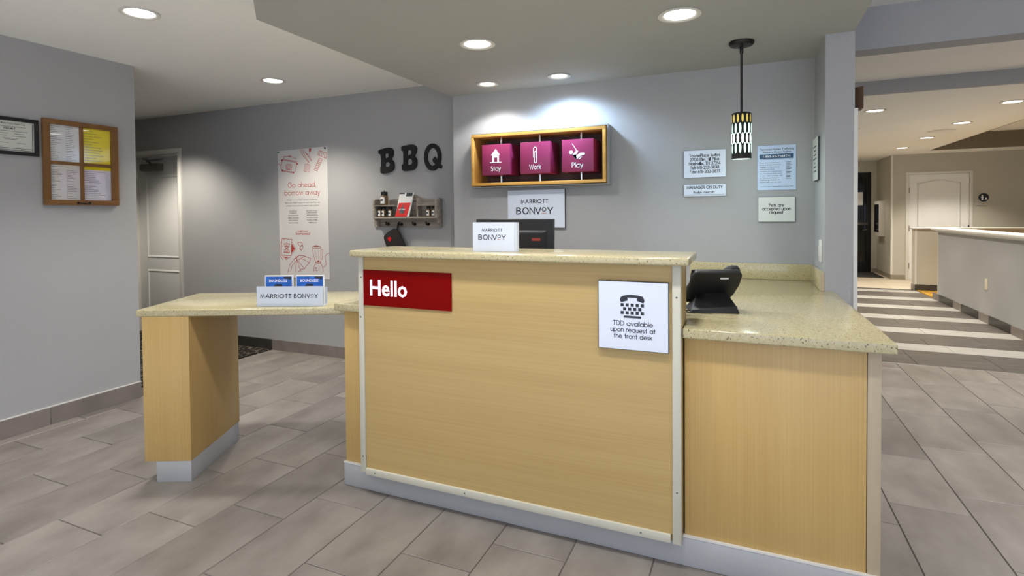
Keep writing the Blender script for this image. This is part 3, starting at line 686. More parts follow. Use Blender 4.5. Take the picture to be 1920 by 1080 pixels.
# angled side table at the left
tb = thing('side_table', (-2.5, 2.1, 0), 'angled quartz-topped side table on one maple pedestal', 'table')
A25 = math.radians(25); U = Vector((math.cos(A25), math.sin(A25), 0)); V = Vector((-math.sin(A25), math.cos(A25), 0)); Zv = Vector((0, 0, 1))
F = Vector((-2.795, 1.763, 0))
pa = F; pb = F + V * 0.60
def hitx(p, x): return p + U * ((x - p.x) / U.x)
pc, pe = hitx(pb, -1.83), hitx(pa, -1.83)
MB().prism([(q.x, q.y) for q in (pa, pe, pc, pb)], 0.842, 0.877).build('table_top', 'quartz', tb, bevel=0.006, bseg=3)
FR = Vector((-2.561, 1.876, 0))
MB().obox(FR - U * 0.232 + Zv * 0.107, U, V, Zv, 0.232, 0.535, 0.735).build('pedestal', 'maple_v', tb, bevel=0.0015)
MB().obox(FR - U * 0.176 + V * 0.001, U, V, Zv, 0.175, 0.526, 0.107).build('kick_board', 'laminate_grey', tb, bevel=0.002)
MB().obox(hitx(FR, -1.85) + Zv * 0.775 + V * 0.08, Vector((1, 0, 0)), Vector((0, 1, 0)), Zv, 0.03, 0.4, 0.066).build('support_cleat', 'maple_v', tb)

# ---- signs on the desk front
hs = thing('hello_sign', (-1.41, 2.11, 0.917), 'dark red sign with glowing white Hello lettering on the desk front', 'sign')
B(-1.655, -1.180, 2.110, 2.116, 0.917, 1.085).build('panel', 'hello_red', hs)
pl = Plane((-1.655, 2.110, 0.917), (1, 0, 0), (0, 0, 1)); mb = MB()
font_text(pl, mb, 'Hello', 0.038 + 0.1045, 0.0505, width=0.207, cap=0.072, offset=0.018)
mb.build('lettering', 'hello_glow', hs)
td = thing('tdd_sign', (-0.385, 2.108, 0.82), 'square white sign with telephone keypad symbol on the desk front', 'sign')
B(-0.5195, -0.2545, 2.1005, 2.1145, 0.82, 1.0835).build('panel', 'sign_edge', td)
B(-0.5175, -0.2565, 2.099, 2.1005, 0.822, 1.0815).build('face', 'sign_white', td)
pl = Plane((-0.5195, 2.099, 0.82), (1, 0, 0), (0, 0, 1), 0.0006); mb = MB(); S_ = 0.265 / 838
def tpx(x, y): # drawing of the sign, in 838 x 838 units, y down
    return (x * S_, 0.2635 - y * S_)
hand = [(268, 235), (270, 205), (290, 180), (340, 165), (415, 160), (490, 163), (535, 175), (556, 200), (560, 235), (548, 258), (470, 232), (470, 195), (360, 195), (360, 232), (282, 258)]
hand1 = [(268, 232), (272, 203), (292, 180), (342, 166), (360, 164), (360, 232), (282, 256)]; hand2 = [(360, 164), (415, 160), (470, 163), (470, 196), (360, 196)]; hand3 = [(470, 163), (535, 175), (554, 200), (560, 232), (548, 256), (470, 230)]
for h in (hand1, hand2, hand3): pl.poly(mb, [tpx(*q) for q in h][::-1])
mbk = mb
for row, (n, x0, y0) in enumerate(((5, 276, 266), (4, 306, 314), (5, 276, 360))):
    for i in range(n):
        x, y = tpx(x0 + i * 60, y0); pl.rect(mb, x, x + 38 * S_, y - 38 * S_, y)
x, y = tpx(312, 415); pl.rect(mb, x, x + 208 * S_, y - 26 * S_, y)
for t, yb_, w in (('TDD available', 535, 470), ('upon request at', 612, 530), ('the front desk', 690, 455)):
    stroke_text(pl, mb, t, tpx(420, 0)[0], tpx(0, yb_)[1], width=w * S_, cap=54 * S_, weight=0.145)
mb.build('lettering', 'ink', td)

# ================================================================== ON THE DESK
def bonvoy(pl, mb, mo, cx, base, w, top=True):
    """two-line wordmark with a raised small o over a short line"""
    cap = w * 0.16
    x = cx - w / 2
    for ch, dx, gw in (('B', 0.0, 0.115), ('O', 0.175, 0.155), ('N', 0.375, 0.125), ('V', 0.53, 0.145), ('Y', 0.86, 0.14)):
        k = gw * w / G[ch][0]
        for q in G[ch][1]: pl.line(mb, [(x + dx * w + a * k, base + b * cap) for a, b in q], cap * 0.19)
    oc = (x + 0.765 * w, base + 0.70 * cap)
    pl.line(mb, [(oc[0] + 0.05 * w * math.cos(t * PI / 9), oc[1] + 0.3 * cap * math.sin(t * PI / 9)) for t in range(18)], cap * 0.14, closed=True)
    pl.rect(mo, oc[0] - 0.065 * w, oc[0] + 0.065 * w, base + 0.02 * cap, base + 0.12 * cap)
    if top: stroke_text(pl, mb, 'MARRIOTT', cx, base + 1.75 * cap, width=w * 0.74, cap=cap * 0.55, weight=0.22, track=0.34)
ac = thing('acrylic_sign', (-1.0, 2.2, 1.18), 'clear acrylic block sign standing on the raised counter', 'sign')
B(-1.108, -0.908, 2.186, 2.2015, 1.181, 1.308).build('backing', 'sign_white', ac)
B(-1.108, -0.896, 2.1815, 2.1835, 1.1805, 1.308).build('front_pane', 'pane', ac)
B(-0.9075, -0.896, 2.186, 2.2105, 1.1805, 1.308).build('side_block', 'acrylic_frost', ac)
pl = Plane((-1.108, 2.186, 1.18), (1, 0, 0), (0, 0, 1), 0.0004); mb, mo = MB(), MB()
bonvoy(pl, mb, mo, 0.094, 0.052, 0.13)
mb.build('lettering', 'ink', ac); mo.build('accent_line', 'ink_orange', ac)
# monitor seen from behind
mn = thing('computer_monitor', (-1.13, 2.74, 0.914), 'black computer monitor seen from behind, on the desk', 'monitor')
RM = Matrix.Rotation(math.radians(4), 3, 'Z') @ Matrix.Rotation(math.radians(-4), 3, 'X')
def mloc(x, y, z): return Vector((-1.125, 2.70, 1.155)) + RM @ Vector((x, y, z))
def mbox(x0, x1, y0, y1, z0, z1, taper=0):
    vs = []
    for z in (z0, z1):
        for x, y in ((x0, y0), (x1, y0), (x1, y1), (x0, y1)):
            tx = taper if y == y0 else 0
            vs.append(mloc(x + (tx if x == x0 else -tx), y, z + (tx if z == z0 else -tx)))
    return MB().add(vs, [(0, 3, 2, 1), (4, 5, 6, 7), (0, 1, 5, 4), (1, 2, 6, 5), (2, 3, 7, 6), (3, 0, 4, 7)])
mbox(-0.22, 0.22, -0.012, 0.02, -0.14, 0.165, 0.004).build('back_shell', 'black_plastic', mn, bevel=0.004)
mbox(-0.15, 0.19, -0.03, -0.012, -0.13, 0.105, 0.015).build('rear_hump', 'dark_grey_plastic', mn, bevel=0.006)
mbox(-0.212, 0.212, 0.0201, 0.0215, -0.13, 0.157).build('screen', 'glass_dark', mn)
mbox(0.11, 0.155, -0.0315, -0.0302, 0.046, 0.060).build('badge', 'ink_red', mn)
MB().box(-1.16, -1.10, 2.705, 2.735, 0.925, 1.06).build('neck', 'black_plastic', mn, bevel=0.004)
MB().lathe([(0.0, 0), (0.1, 0), (0.1, 0.006), (0.03, 0.014), (0.0, 0.014)], (-1.13, 2.72, 0.9145), 32).build('foot', 'black_plastic', mn, smooth=True)
pf = thing('paper_sheet', (-0.28, 2.443, 0.9145), 'white sheet standing on the worktop behind the raised desk wall', 'paper')
MB().prism([(-0.36, 0.9155), (-0.30, 0.9155), (-0.213, 1.045), (-0.209, 1.06), (-0.209, 1.135), (-0.36, 1.135)], 2.44, 2.446, 'y').build('sheet', 'paper', pf)
B(-0.35, -0.31, 2.446, 2.50, 0.9155, 0.95).build('support', 'acrylic_frost', pf)
# desk phone seen from behind
ph = thing('desk_phone', (-0.11, 2.56, 0.9145), 'black desk phone seen from behind, on the right counter', 'phone')
PHR = Matrix.Rotation(math.radians(14), 3, 'Z')
def pl3(x, y, z): return Vector((-0.112, 2.55, 0.9145)) + PHR @ Vector((x, y, z))
# local: x along the width, y away from the viewer; the plate leans, its upper edge toward the viewer
tilt = math.radians(52)
e_s = Vector((0, -math.cos(tilt), math.sin(tilt))); e_n = Vector((0, -math.sin(tilt), -math.cos(tilt)))   # up along plate, back normal
def plate(pts, t0, t1, c=(0, 0.045, 0.095)):
    n = len(pts); vs = []
    for t in (t0, t1):
        for a, b in pts:
            q = Vector(c) + Vector((a, 0, 0)) + e_s * b + e_n * t; vs.append(pl3(*q))
    return MB().add(vs, [tuple(range(n))[::-1], tuple(range(n, 2 * n))] + [(i, (i + 1) % n, n + (i + 1) % n, n + i) for i in range(n)])
outl = [(-0.078, 0.105), (0.092, 0.105), (0.107, 0.085), (0.104, 0.03), (0.088, -0.03), (0.060, -0.085), (-0.115, -0.085), (-0.118, -0.02), (-0.104, 0.06), (-0.09, 0.095)]
plate(outl, -0.012, 0.012).build('body', 'black_plastic', ph, bevel=0.006, bseg=3)
plate([(-0.1, 0.095), (0.0, 0.095), (0.0, -0.08), (-0.11, -0.08)], -0.017, -0.012).build('keypad', 'dark_grey_plastic', ph, bevel=0.002)
plate([(0.034, 0.078), (0.05, 0.094), (0.07, 0.104), (0.092, 0.102), (0.106, 0.084), (0.104, 0.03), (0.092, -0.07), (0.046, -0.07), (0.036, 0.03)], -0.042, -0.013).build('handset', 'dark_grey_plastic', ph, bevel=0.009, bseg=3)
wedge = [pl3(*q) for q in ((-0.115, -0.065, 0), (0.085, -0.065, 0), (0.085, 0.12, 0), (-0.115, 0.12, 0), (-0.11, -0.06, 0.012), (0.075, -0.055, 0.03), (0.055, 0.05, 0.078), (-0.07, 0.05, 0.07), (-0.1, 0.11, 0.01), (0.075, 0.11, 0.01))]
MB().add(wedge, [(0, 1, 5, 4), (4, 5, 6, 7), (1, 2, 9, 5), (5, 9, 6), (2, 3, 8, 9), (9, 8, 7, 6), (3, 0, 4, 8), (8, 4, 7), (0, 3, 2, 1)]).build('base_stand', 'black_plastic', ph, bevel=0.004)
plate([(-0.005, -0.03), (0.042, -0.03), (0.032, -0.055), (-0.015, -0.055)], 0.0122, 0.0128).build('label', 'paper_print', ph)
pq = plate([(0.018, 0.075), (0.052, 0.075), (0.052, 0.066), (0.018, 0.066)], 0.0122, 0.0127); pq.build('maker_mark', 'ink_white', ph)
MB().tube([pl3(-0.1, -0.03, 0.008), pl3(-0.14, -0.05, 0.006), pl3(-0.12, -0.075, 0.004), pl3(-0.04, -0.085, 0.004), pl3(0.0, -0.07, 0.006)], 0.0025).build('cable', 'dark_grey_plastic', ph, smooth=True)
# brochure holder on the side table
HF = Vector((-2.300, 2.066, 0.877)); A22 = math.radians(23); HU = Vector((math.cos(A22), math.sin(A22), 0)); HV = Vector((-HU.y, HU.x, 0))
bh = thing('brochure_holder', tuple(HF), 'white acrylic brochure holder with black wordmark on the side table', 'holder')
MB().obox(HF + Zv * 0.001, HU, HV, Zv, 0.343, 0.004, 0.103).build('front_panel', 'acrylic_frost', bh)
MB().obox(HF + Zv * 0.001 + HV * 0.004, HU, HV, Zv, 0.343, 0.062, 0.003).build('base', 'acrylic_frost', bh)
MB().obox(HF + Zv * 0.001 + HV * 0.066, HU, HV, Zv, 0.343, 0.004, 0.09).build('back_panel', 'acrylic_frost', bh)
for s in (0, 0.340): MB().obox(HF + Zv * 0.001 + HV * 0.004 + HU * s, HU, HV, Zv, 0.003, 0.062, 0.10).build('side_panel', 'pane', bh)
pl = Plane(HF, HU, Zv, 0.0006); mb, mo = MB(), MB()
stroke_text(pl, mb, 'MARRIOTT', 0.100, 0.045, width=0.158, cap=0.0185, weight=0.195, track=0.3)
stroke_text(pl, mb, 'BONV', 0.2355, 0.045, width=0.082, cap=0.0185, weight=0.195, track=0.3)
stroke_text(pl, mb, 'Y', 0.309, 0.045, width=0.0145, cap=0.0185, weight=0.195)
pl.line(mb, [(0.2885 + 0.0075 * math.cos(t * PI / 9), 0.0575 + 0.006 * math.sin(t * PI / 9)) for t in range(18)], 0.0022, closed=True)
pl.rect(mo, 0.280, 0.297, 0.0462, 0.0478)
mb.build('lettering', 'ink', bh); mo.build('accent_line', 'ink_grey', bh)
for i, (x0, lb) in enumerate(((0.030, 'left blue brochure standing in the holder'), (0.193, 'right blue brochure standing in the holder'))):
    for j in range(1):
        c = HF + HU * x0 + HV * 0.032 + Zv * 0.0045
        br = thing('brochure', tuple(c), lb, 'brochure', 'blue brochures in the holder')
        MB().obox(c, HU, HV, Zv, 0.145, 0.012, 0.152).build('booklet', 'paper', br)
        MB().obox(c - HV * 0.0008 + HU * 0.004 + Zv * 0.004, HU, HV, Zv, 0.137, 0.0008, 0.143).build('cover', 'card_blue', br)
        pl = Plane(c - HV * 0.0008, HU, Zv, 0.0005); mb = MB()
        font_text(pl, mb, 'BOUNDLESS', 0.07, 0.118, width=0.094, cap=0.0145, offset=0.012)
        mb.build('lettering', 'ink_white', br)
        mb = MB(); pl.poly(mb, [(0.044, 0.095), (0.092, 0.095), (0.09, 0.107), (0.055, 0.108)]); pl.poly(mb, [(0.1, 0.138), (0.136, 0.13), (0.139, 0.146), (0.098, 0.147)]); mb.build('cover_art', 'ink', br)

# ================================================================== BACK WALL
# cube display
cd = thing('cube_display', (-1.39, 3.88, 1.553), 'shadow box with three plum cubes reading Stay, Work and Play', 'wall display')
def ring(x0, x1, z0, z1, t, y0, y1):
    m = MB()
    for b in ((x0, x1, y0, y1, z1 - t, z1), (x0, x1, y0, y1, z0, z0 + t), (x0, x0 + t, y0, y1, z0 + t, z1 - t), (x1 - t, x1, y0, y1, z0 + t, z1 - t)): m.box(*b)
    return m
ring(-1.912, -0.872, 1.558, 1.948, 0.022, 3.755, 4.0).build('wood_frame', 'frame_oak', cd, bevel=0.001)
ring(-1.922, -0.858, 1.545, 1.963, 0.009, 3.775, 3.8795).build('outer_sleeve', 'box_grey', cd)
B(-1.89, -0.894, 4.0, 4.012, 1.58, 1.926).build('back_panel', 'box_dark', cd)
icons = {}
for nm, xc in (('Stay', -1.702), ('Work', -1.388), ('Play', -1.071)):
    h = 0.1145; cy = 3.854
    cu = B(xc - h, xc + h, cy - 0.105, cy + 0.105, 1.752 - h, 1.752 + h).build('cube', 'cube_red', cd, bevel=0.0015)
    MB().lathe([(0.011, 0), (0.011, 0.061)], (xc, cy, 1.752 + h), 14).build('rod', 'chrome', cd, smooth=True)
    MB().lathe([(0.011, 0), (0.011, 0.0575)], (xc, cy, 1.58), 14).build('rod', 'chrome', cd, smooth=True)
    MB().lathe([(0.02, 0), (0.02, 0.003)], (xc, cy, 1.6345), 16).build('washer', 'chrome', cd)
    pl = Plane((xc, cy - 0.105, 1.752), (1, 0, 0), (0, 0, 1)); mb = MB()
    stroke_text(pl, mb, nm, 0.0, -0.083, width=0.078 if nm != 'Work' else 0.088, cap=0.033, weight=0.16)
    if nm == 'Stay':
        for q in ([(-0.04, 0.034), (0.035, 0.034), (-0.0, 0.082)], [(-0.029, -0.018), (-0.012, -0.018), (-0.012, 0.036), (-0.029, 0.036)], [(0.012, -0.018), (0.027, -0.018), (0.027, 0.036), (0.012, 0.036)], [(-0.012, 0.016), (0.012, 0.016), (0.012, 0.036), (-0.012, 0.036)], [(-0.048, -0.024), (0.045, -0.024), (0.045, -0.017), (-0.048, -0.017)]): pl.poly(mb, q)
    elif nm == 'Work':
        pl.line(mb, [(-0.008, 0.01)] + arc(-0.0, 0.06, 0.014, 0.016, 180, 0, 8)[0:0] + [(-0.012, 0.006), (-0.012, 0.062)] + arc(0.0, 0.064, 0.012, 0.012, 180, 0, 8) + [(0.012, -0.02)] + arc(0.003, -0.026, 0.009, 0.012, 0, -180, 8) + [(-0.006, 0.035)] + arc(0.001, 0.036, 0.007, 0.009, 180, 0, 6) + [(0.008, 0.0)], 0.0062)
    else:
        pl.line(mb, [(-0.036, 0.082), (-0.008, 0.038)], 0.0055)
        pl.poly(mb, [(-0.046 + 0.0145 * math.cos(t * PI / 8), 0.024 + 0.0145 * math.sin(t * PI / 8)) for t in range(16)])
        pl.poly(mb, [(-0.036, 0.004), (-0.012, 0.034), (0.002, 0.036), (0.006, 0.028), (-0.008, 0.008), (-0.01, -0.026)])
        pl.poly(mb, [(-0.036, 0.004), (-0.008, 0.008), (-0.004, -0.026), (-0.012, -0.025)])
        pl.poly(mb, [(-0.014, -0.022), (-0.004, -0.026), (0.004, -0.02), (0.03, 0.0), (0.052, 0.002), (0.056, 0.012), (0.05, 0.018), (0.022, 0.018), (0.0, 0.006)])
        pl.line(mb, [(0.012, -0.026), (0.03, -0.01)], 0.006)
    mb.build('lettering', 'ink_white', cu)
# wall signs
def wall_sign(name, x0, x1, z0, z1, label, face='sign_white', t=0.012, y=YB):
    s = thing(name, ((x0 + x1) / 2, y, z0), label, 'sign')
    B(x0, x1, y - t, y - 0.0005, z0, z1).build('panel', 'sign_edge', s)
    B(x0 + 0.001, x1 - 0.001, y - t - 0.0015, y - t, z0 + 0.0015, z1 - 0.001).build('face', face, s)
    return s, Plane((x0, y - t - 0.0015, z0), (1, 0, 0), (0, 0, 1), 0.0006)
s, pl = wall_sign('wordmark_sign', -1.654, -1.199, 1.239, 1.524, 'white rectangular wordmark sign under the cube display', t=0.022)
mb, mo = MB(), MB(); bonvoy(pl, mb, mo, 0.218, 0.105, 0.288); mb.build('lettering', 'ink', s); mo.build('accent_line', 'ink_orange', s)
s, pl = wall_sign('address_sign', -0.369, -0.1065, 1.575, 1.757, 'white address sign left of the pendant lamp')
mb = MB()
for i, (t, w) in enumerate((('TownePlace Suites', 0.190), ('2700 Elm Hill Pike', 0.180), ('Nashville, TN 37214', 0.195), ('Tel: 615-232-3830', 0.178), ('Fax: 615-232-3831', 0.182))):
    stroke_text(pl, mb, t, 0.131, 0.138 - i * 0.0268, width=w, cap=0.0185, weight=0.195)
mb.build('lettering', 'ink', s)
s, pl = wall_sign('manager_sign', -0.369, -0.1065, 1.4495, 1.530, 'small white manager on duty sign below the address sign')
mb = MB(); stroke_text(pl, mb, 'MANAGER ON DUTY', 0.131, 0.052, width=0.222, cap=0.0175, weight=0.195); stroke_text(pl, mb, 'Roslyn Wescott', 0.128, 0.021, width=0.13, cap=0.0145, weight=0.195)
mb.build('lettering', 'ink', s)
mb = MB(); mb.obox(pl.p(0.004, 0.011), (1, 0, 0), (0, 0, 1), (0, -1, 0), 0.252, 0.0025, 0.0035); mb.build('holder_lip', 'box_grey', s)
s, pl = wall_sign('hotline_sign', 0.078, 0.300, 1.480, 1.766, 'pale blue hotline notice with a dark band right of the pendant', 'sign_blue', t=0.004)
mb = MB()
font_text(pl, mb, 'Tennessee Human Trafficking', 0.113, 0.254, width=0.192, cap=0.0125, offset=0.012); font_text(pl, mb, 'Resource Center Hotline', 0.113, 0.236, width=0.160, cap=0.0125, offset=0.012)
body = ['If you or someone you', 'know is being forced to', 'engage in any activity', 'and cannot leave', 'whether it is commercial', 'sex, housework, farm work', 'or any other activity, call', 'the Tennessee Human', 'Trafficking Hotline to', 'access help and services']
for i, t in enumerate(body): font_text(pl, mb, t, 0.015, 0.172 - i * 0.0137, cap=0.0075, align='l', width=min(0.128, 0.0052 * len(t)), offset=0.004)
font_text(pl, mb, 'Tennessee Human Trafficking Resource Center Hotline', 0.113, 0.022, width=0.19, cap=0.0055, offset=0.01)
mb.build('lettering', 'ink', s)
mb = MB()
for i in range(13): pl.rect(mb, 0.165, 0.165 + random.uniform(0.02, 0.042), 0.174 - i * 0.0085, 0.1775 - i * 0.0085)
pl.rect(mb, 0.02, 0.205, 0.1945, 0.196); mb.build('fine_print', 'ink_grey', s)
mb = MB(); pl.rect(mb, 0.014, 0.208, 0.200, 0.2295); mb.build('band', 'ink_blue', s)
mb = MB(); font_text(pl, mb, '1-855-55-TNHTH', 0.111, 0.2085, width=0.152, cap=0.0135, offset=0.012, k=2); mb.build('number', 'ink_white', s)
s, pl = wall_sign('pets_sign', 0.084, 0.293, 1.280, 1.4375, 'small white pets notice below the blue hotline notice', 'sign_cream')
mb = MB()
for i, (t, w) in enumerate((('Pets are', 0.082), ('accepted upon', 0.158), ('request', 0.078))): stroke_text(pl, mb, t, 0.1045, 0.097 - i * 0.0225, width=w, cap=0.0185, weight=0.195)
mb.build('lettering', 'ink', s)
ps = thing('pillar_sign', (0.4, 3.7, 1.53), 'narrow white notice seen edge-on, on the side of the pillar', 'sign')
B(0.386, 0.3995, 3.60, 3.82, 1.525, 1.775).build('panel', 'sign_edge', ps)
B(0.3845, 0.386, 3.601, 3.819, 1.527, 1.774).build('face', 'sign_cream', ps)
pl = Plane((0.3845, 3.82, 1.525), (0, -1, 0), (0, 0, 1), 0.0006); mb = MB()
for i in range(7): pl.rect(mb, 0.11 - [0.08, 0.05, 0.06, 0.08, 0.02, 0.06, 0.07][i], 0.11 + [0.08, 0.05, 0.06, 0.08, 0.02, 0.06, 0.07][i], 0.195 - i * 0.024, 0.203 - i * 0.024)
mb.build('lettering', 'ink_grey', ps)
sw = thing('light_switch', (0.4, 3.55, 1.06), 'white switch plate on the side of the pillar', 'switch')
B(0.393, 0.3998, 3.50, 3.60, 1.06, 1.183).build('plate', 'trim_white', sw, bevel=0.002)
for y in (3.53, 3.57): B(0.389, 0.393, y - 0.012, y + 0.012, 1.09, 1.15).build('rocker', 'trim_white', sw, bevel=0.001)
sg = thing('brown_sign_box', (0.55, 3.42, 1.88), 'small brown box fixed high on the pillar edge', 'sign')
MB().prism([(0.535, 3.44), (0.572, 3.405), (0.575, 3.41), (0.575, 3.5), (0.535, 3.5)], 1.885, 2.0).build('case', 'brown_metal', sg)
B(0.575, 0.577, 3.42, 3.49, 1.90, 1.985).build('plate', 'bronze', sg)

# ================================================================== BARBECUE WALL
pst = thing('poster', (-3.91, YQ, 0.74), 'tall white poster of red line drawings and a borrowing invitation', 'poster')
PO = [(-4.226, 1.985), (-3.602, 1.997), (-3.594, 0.738), (-4.216, 0.738)]
MB().prism(PO[::-1], YQ - 0.004, YQ - 0.0008, 'y').build('sheet', 'poster_paper', pst)
pl = Plane((-4.226, YQ - 0.004, 0.735), (1, 0, 0), (0, 0, 1), 0.0008)
PWD, PHT = 0.624, 1.255
# artwork measured on the sheet in two drawing grids: PA for the upper half, PB for the lower half
def _sheet(fx, yy):
    f0 = yy / 252; t = (1 - f0) * (-3.8 + 7.1 * fx) + f0 * (6 - 5.6 * fx)
    return (fx * PWD * (0.995) + 0.002 + 0.008 * f0, PHT - (yy + t) / 252 * PHT)
def PA(x, y): return _sheet((x - 83 - (y - 130) * 0.022) / 717, y / 7.717 - 13)
def PB(x, y): return _sheet((x - 105 - y * 0.024) / 703, y / 7.717 + 122)
art = None
def ln(g, pts, w=0.0042, closed=False): pl.line(art, [g(*p) for p in pts], w, closed=closed)
def el(g, cx, cy, rx, ry, a0=0, a1=360, w=0.0042): ln(g, [(cx + rx * math.cos(math.radians(a0 + (a1 - a0) * i / 16)), cy + ry * math.sin(math.radians(a0 + (a1 - a0) * i / 16))) for i in range(17)], w)
def fill(g, pts): pl.poly(art, [g(*p) for p in pts])
def dot(g, x, y, r): fill(g, [(x + r * math.cos(t * PI / 4), y + r * math.sin(t * PI / 4)) for t in range(8)])
art = MB()
ln(PA, [(168, 250), (172, 215), (250, 212), (300, 225), (362, 248)]); el(PA, 270, 212, 20, 10); ln(PA, [(160, 252), (370, 290), (366, 305), (162, 268)], closed=True)
ln(PA, [(155, 270), (135, 360), (140, 405), (170, 422), (325, 445), (350, 430), (366, 330)]); ln(PA, [(208, 405), (213, 338), (240, 325), (280, 330), (297, 350), (290, 415)], closed=True); el(PA, 250, 372, 34, 30); el(PA, 250, 375, 16, 14)
ln(PA, [(90, 322), (112, 330), (135, 348)]); ln(PA, [(160, 432), (318, 458)])
for x, y in ((148, 272), (373, 322), (155, 420), (318, 453)): dot(PA, x, y, 14)
art.build('cooker_drawing', 'ink_red', pst); art = MB()
ln(PA, [(415, 115), (460, 200), (540, 300)]); ln(PA, [(436, 112), (500, 225), (552, 300)]); ln(PA, [(456, 110), (525, 195), (580, 282)]); ln(PA, [(480, 140), (560, 220), (586, 272)]); ln(PA, [(560, 140), (550, 182)]); ln(PA, [(540, 300), (528, 322)])
fill(PA, [(548, 95), (578, 93), (572, 138), (545, 137)])
art.build('tongs_drawing', 'ink_red', pst); art = MB()
ln(PA, [(490, 325), (555, 335), (560, 352), (550, 445), (525, 445), (472, 428)], closed=True)
for i in range(4): ln(PA, [(500 + i * 14, 345), (490 + i * 15, 425)], 0.003)
art.build('spatula_drawing', 'ink_red', pst); art = MB()
ln(PA, [(690, 240), (738, 258), (660, 430), (620, 412)], closed=True)
for i in range(1, 7): a = i / 7; ln(PA, [(690 - 70 * a, 240 + 172 * a), (738 - 78 * a, 258 + 172 * a)])
ln(PA, [(690, 125), (795, 160), (790, 240), (670, 190)], closed=True)
for i in range(1, 5): a = i / 5; ln(PA, [(690 + 105 * a, 125 + 35 * a), (670 + 120 * a, 190 + 50 * a)])
art.build('grater_drawing', 'ink_red', pst); art = MB()
ln(PB, [(150, 388), (295, 395), (288, 640), (145, 632)], closed=True); ln(PB, [(122, 470), (150, 420)]); ln(PB, [(118, 480), (128, 640), (170, 705)]); ln(PB, [(295, 435), (355, 540), (290, 620)]); fill(PB, [(293, 458), (342, 540), (289, 603)])
ln(PB, [(180, 455), (200, 470), (222, 445), (245, 470), (265, 460), (255, 505), (190, 500)], closed=True); ln(PB, [(190, 505), (255, 510), (225, 530), (255, 560), (262, 600), (180, 595), (190, 555), (215, 530)], closed=True); el(PB, 222, 555, 18, 18); el(PB, 222, 490, 14, 12); ln(PB, [(185, 585), (258, 590)])
ln(PB, [(165, 648), (215, 700), (278, 655)]); fill(PB, [(180, 655), (215, 682), (250, 658)]); ln(PB, [(170, 402), (182, 404), (176, 415)])
art.build('cards_drawing', 'ink_red', pst); art = MB()
ln(PB, [(380, 455), (400, 440), (445, 445), (450, 480), (420, 500), (395, 485)], closed=True); ln(PB, [(420, 500), (455, 490), (460, 520), (440, 560), (415, 550), (412, 520)], closed=True); dot(PB, 440, 492, 9); dot(PB, 425, 545, 7)
art.build('dice_drawing', 'ink_red', pst); art = MB()
ln(PB, [(240, 880), (265, 780), (330, 690), (400, 635), (480, 645), (570, 682), (550, 745), (510, 790), (480, 835), (430, 842), (395, 880)]); ln(PB, [(350, 650), (372, 705)])
for q in ([(370, 705), (300, 790), (280, 880)], [(370, 705), (355, 800), (357, 880)], [(370, 705), (430, 880)], [(372, 700), (480, 835)], [(380, 690), (460, 690), (550, 745)], [(330, 690), (360, 685), (400, 635)], [(400, 700), (480, 650)]): ln(PB, q)
art.build('umbrella_drawing', 'ink_red', pst); art = MB()
el(PB, 650, 520, 65, 18); el(PB, 645, 500, 28, 11); ln(PB, [(588, 540), (635, 735)]); ln(PB, [(712, 540), (710, 735)]); ln(PB, [(725, 545), (738, 560), (733, 690), (715, 692)]); ln(PB, [(625, 560), (655, 700)], 0.003); ln(PB, [(680, 560), (682, 690)], 0.003)
el(PB, 675, 745, 38, 12); ln(PB, [(640, 760), (618, 800), (612, 880)]); ln(PB, [(710, 760), (738, 820), (748, 880), (735, 892)]); el(PB, 642, 830, 10, 12); ln(PB, [(640, 865), (665, 865)]); ln(PB, [(690, 800), (690, 880)], 0.003); fill(PB, [(660, 728), (688, 698), (684, 732)])
ln(PB, [(742, 822), (785, 775), (768, 660), (790, 620), (832, 602)])
art.build('blender_drawing', 'ink_red', pst)
def fit(g, x0, x1, y, fn, mbx, txt, **kw):
    a, b = g(x0, y), g(x1, y); fn(pl, mbx, txt, (a[0] + b[0]) / 2, (a[1] + b[1]) / 2, width=b[0] - a[0], **kw)
rd = MB()
fit(PA, 240, 645, 665, stroke_text, rd, 'Go ahead,', cap=0.046, weight=0.105); fit(PA, 192, 703, 780, stroke_text, rd, 'borrow away', cap=0.046, weight=0.105)
rd.build('headline', 'ink_red', pst); rd = MB()
fit(PB, 380, 530, 286, font_text, rd, 'SOMETHING', cap=0.0135, offset=0.012); fit(PB, 358, 556, 335, font_text, rd, 'borrowed', cap=0.03, offset=0.006)
rd.build('slogan', 'ink_red', pst)
tx = MB()
for t, x0, x1, y in (('Check out our slow cooker cookbook', 222, 670, 863), ('filled with simple recipes for the road. Plus, the', 195, 705, 905), ('gadgets and tools you need to get cookin', 215, 685, 948)): fit(PA, x0, x1, y, font_text, tx, t, cap=0.0125)
for t, x0, x1, y in (('BLUE BAND', 260, 372, 1030), ('COOKBOOK', 262, 372, 1058), ('GRILLING TOOLS', 508, 665, 1026), ('& SEASONINGS', 515, 662, 1052)): fit(PA, x0, x1, y, font_text, tx, t, cap=0.0115, offset=0.006)
for t, x0, x1, y in (('LARGE BLENDER', 240, 395, 53), ('SMALL BLENDER', 240, 395, 89), ('RICE COOKER', 252, 385, 126), ('SLOW COOKER', 248, 388, 163), ('MIXING BOWLS', 515, 665, 47), ('PLAYING CARDS', 508, 668, 84), ('BOARD GAMES', 515, 663, 121), ('UMBRELLAS', 533, 650, 160)): fit(PB, x0, x1, y, font_text, tx, t, cap=0.0115, offset=0.006)
tx.build('lettering', 'ink_grey', pst)
for nm, x, z, m_ in (('pin', -4.212, 1.972, 'mint_pin'), ('pin', -3.625, 1.982, 'ink')):
    MB().lathe([(0.008, 0), (0.009, 0.008), (0.0, 0.012)], (x, YQ - 0.004, z), 12, (0, -1, 0)).build(nm, m_, pst, smooth=True)
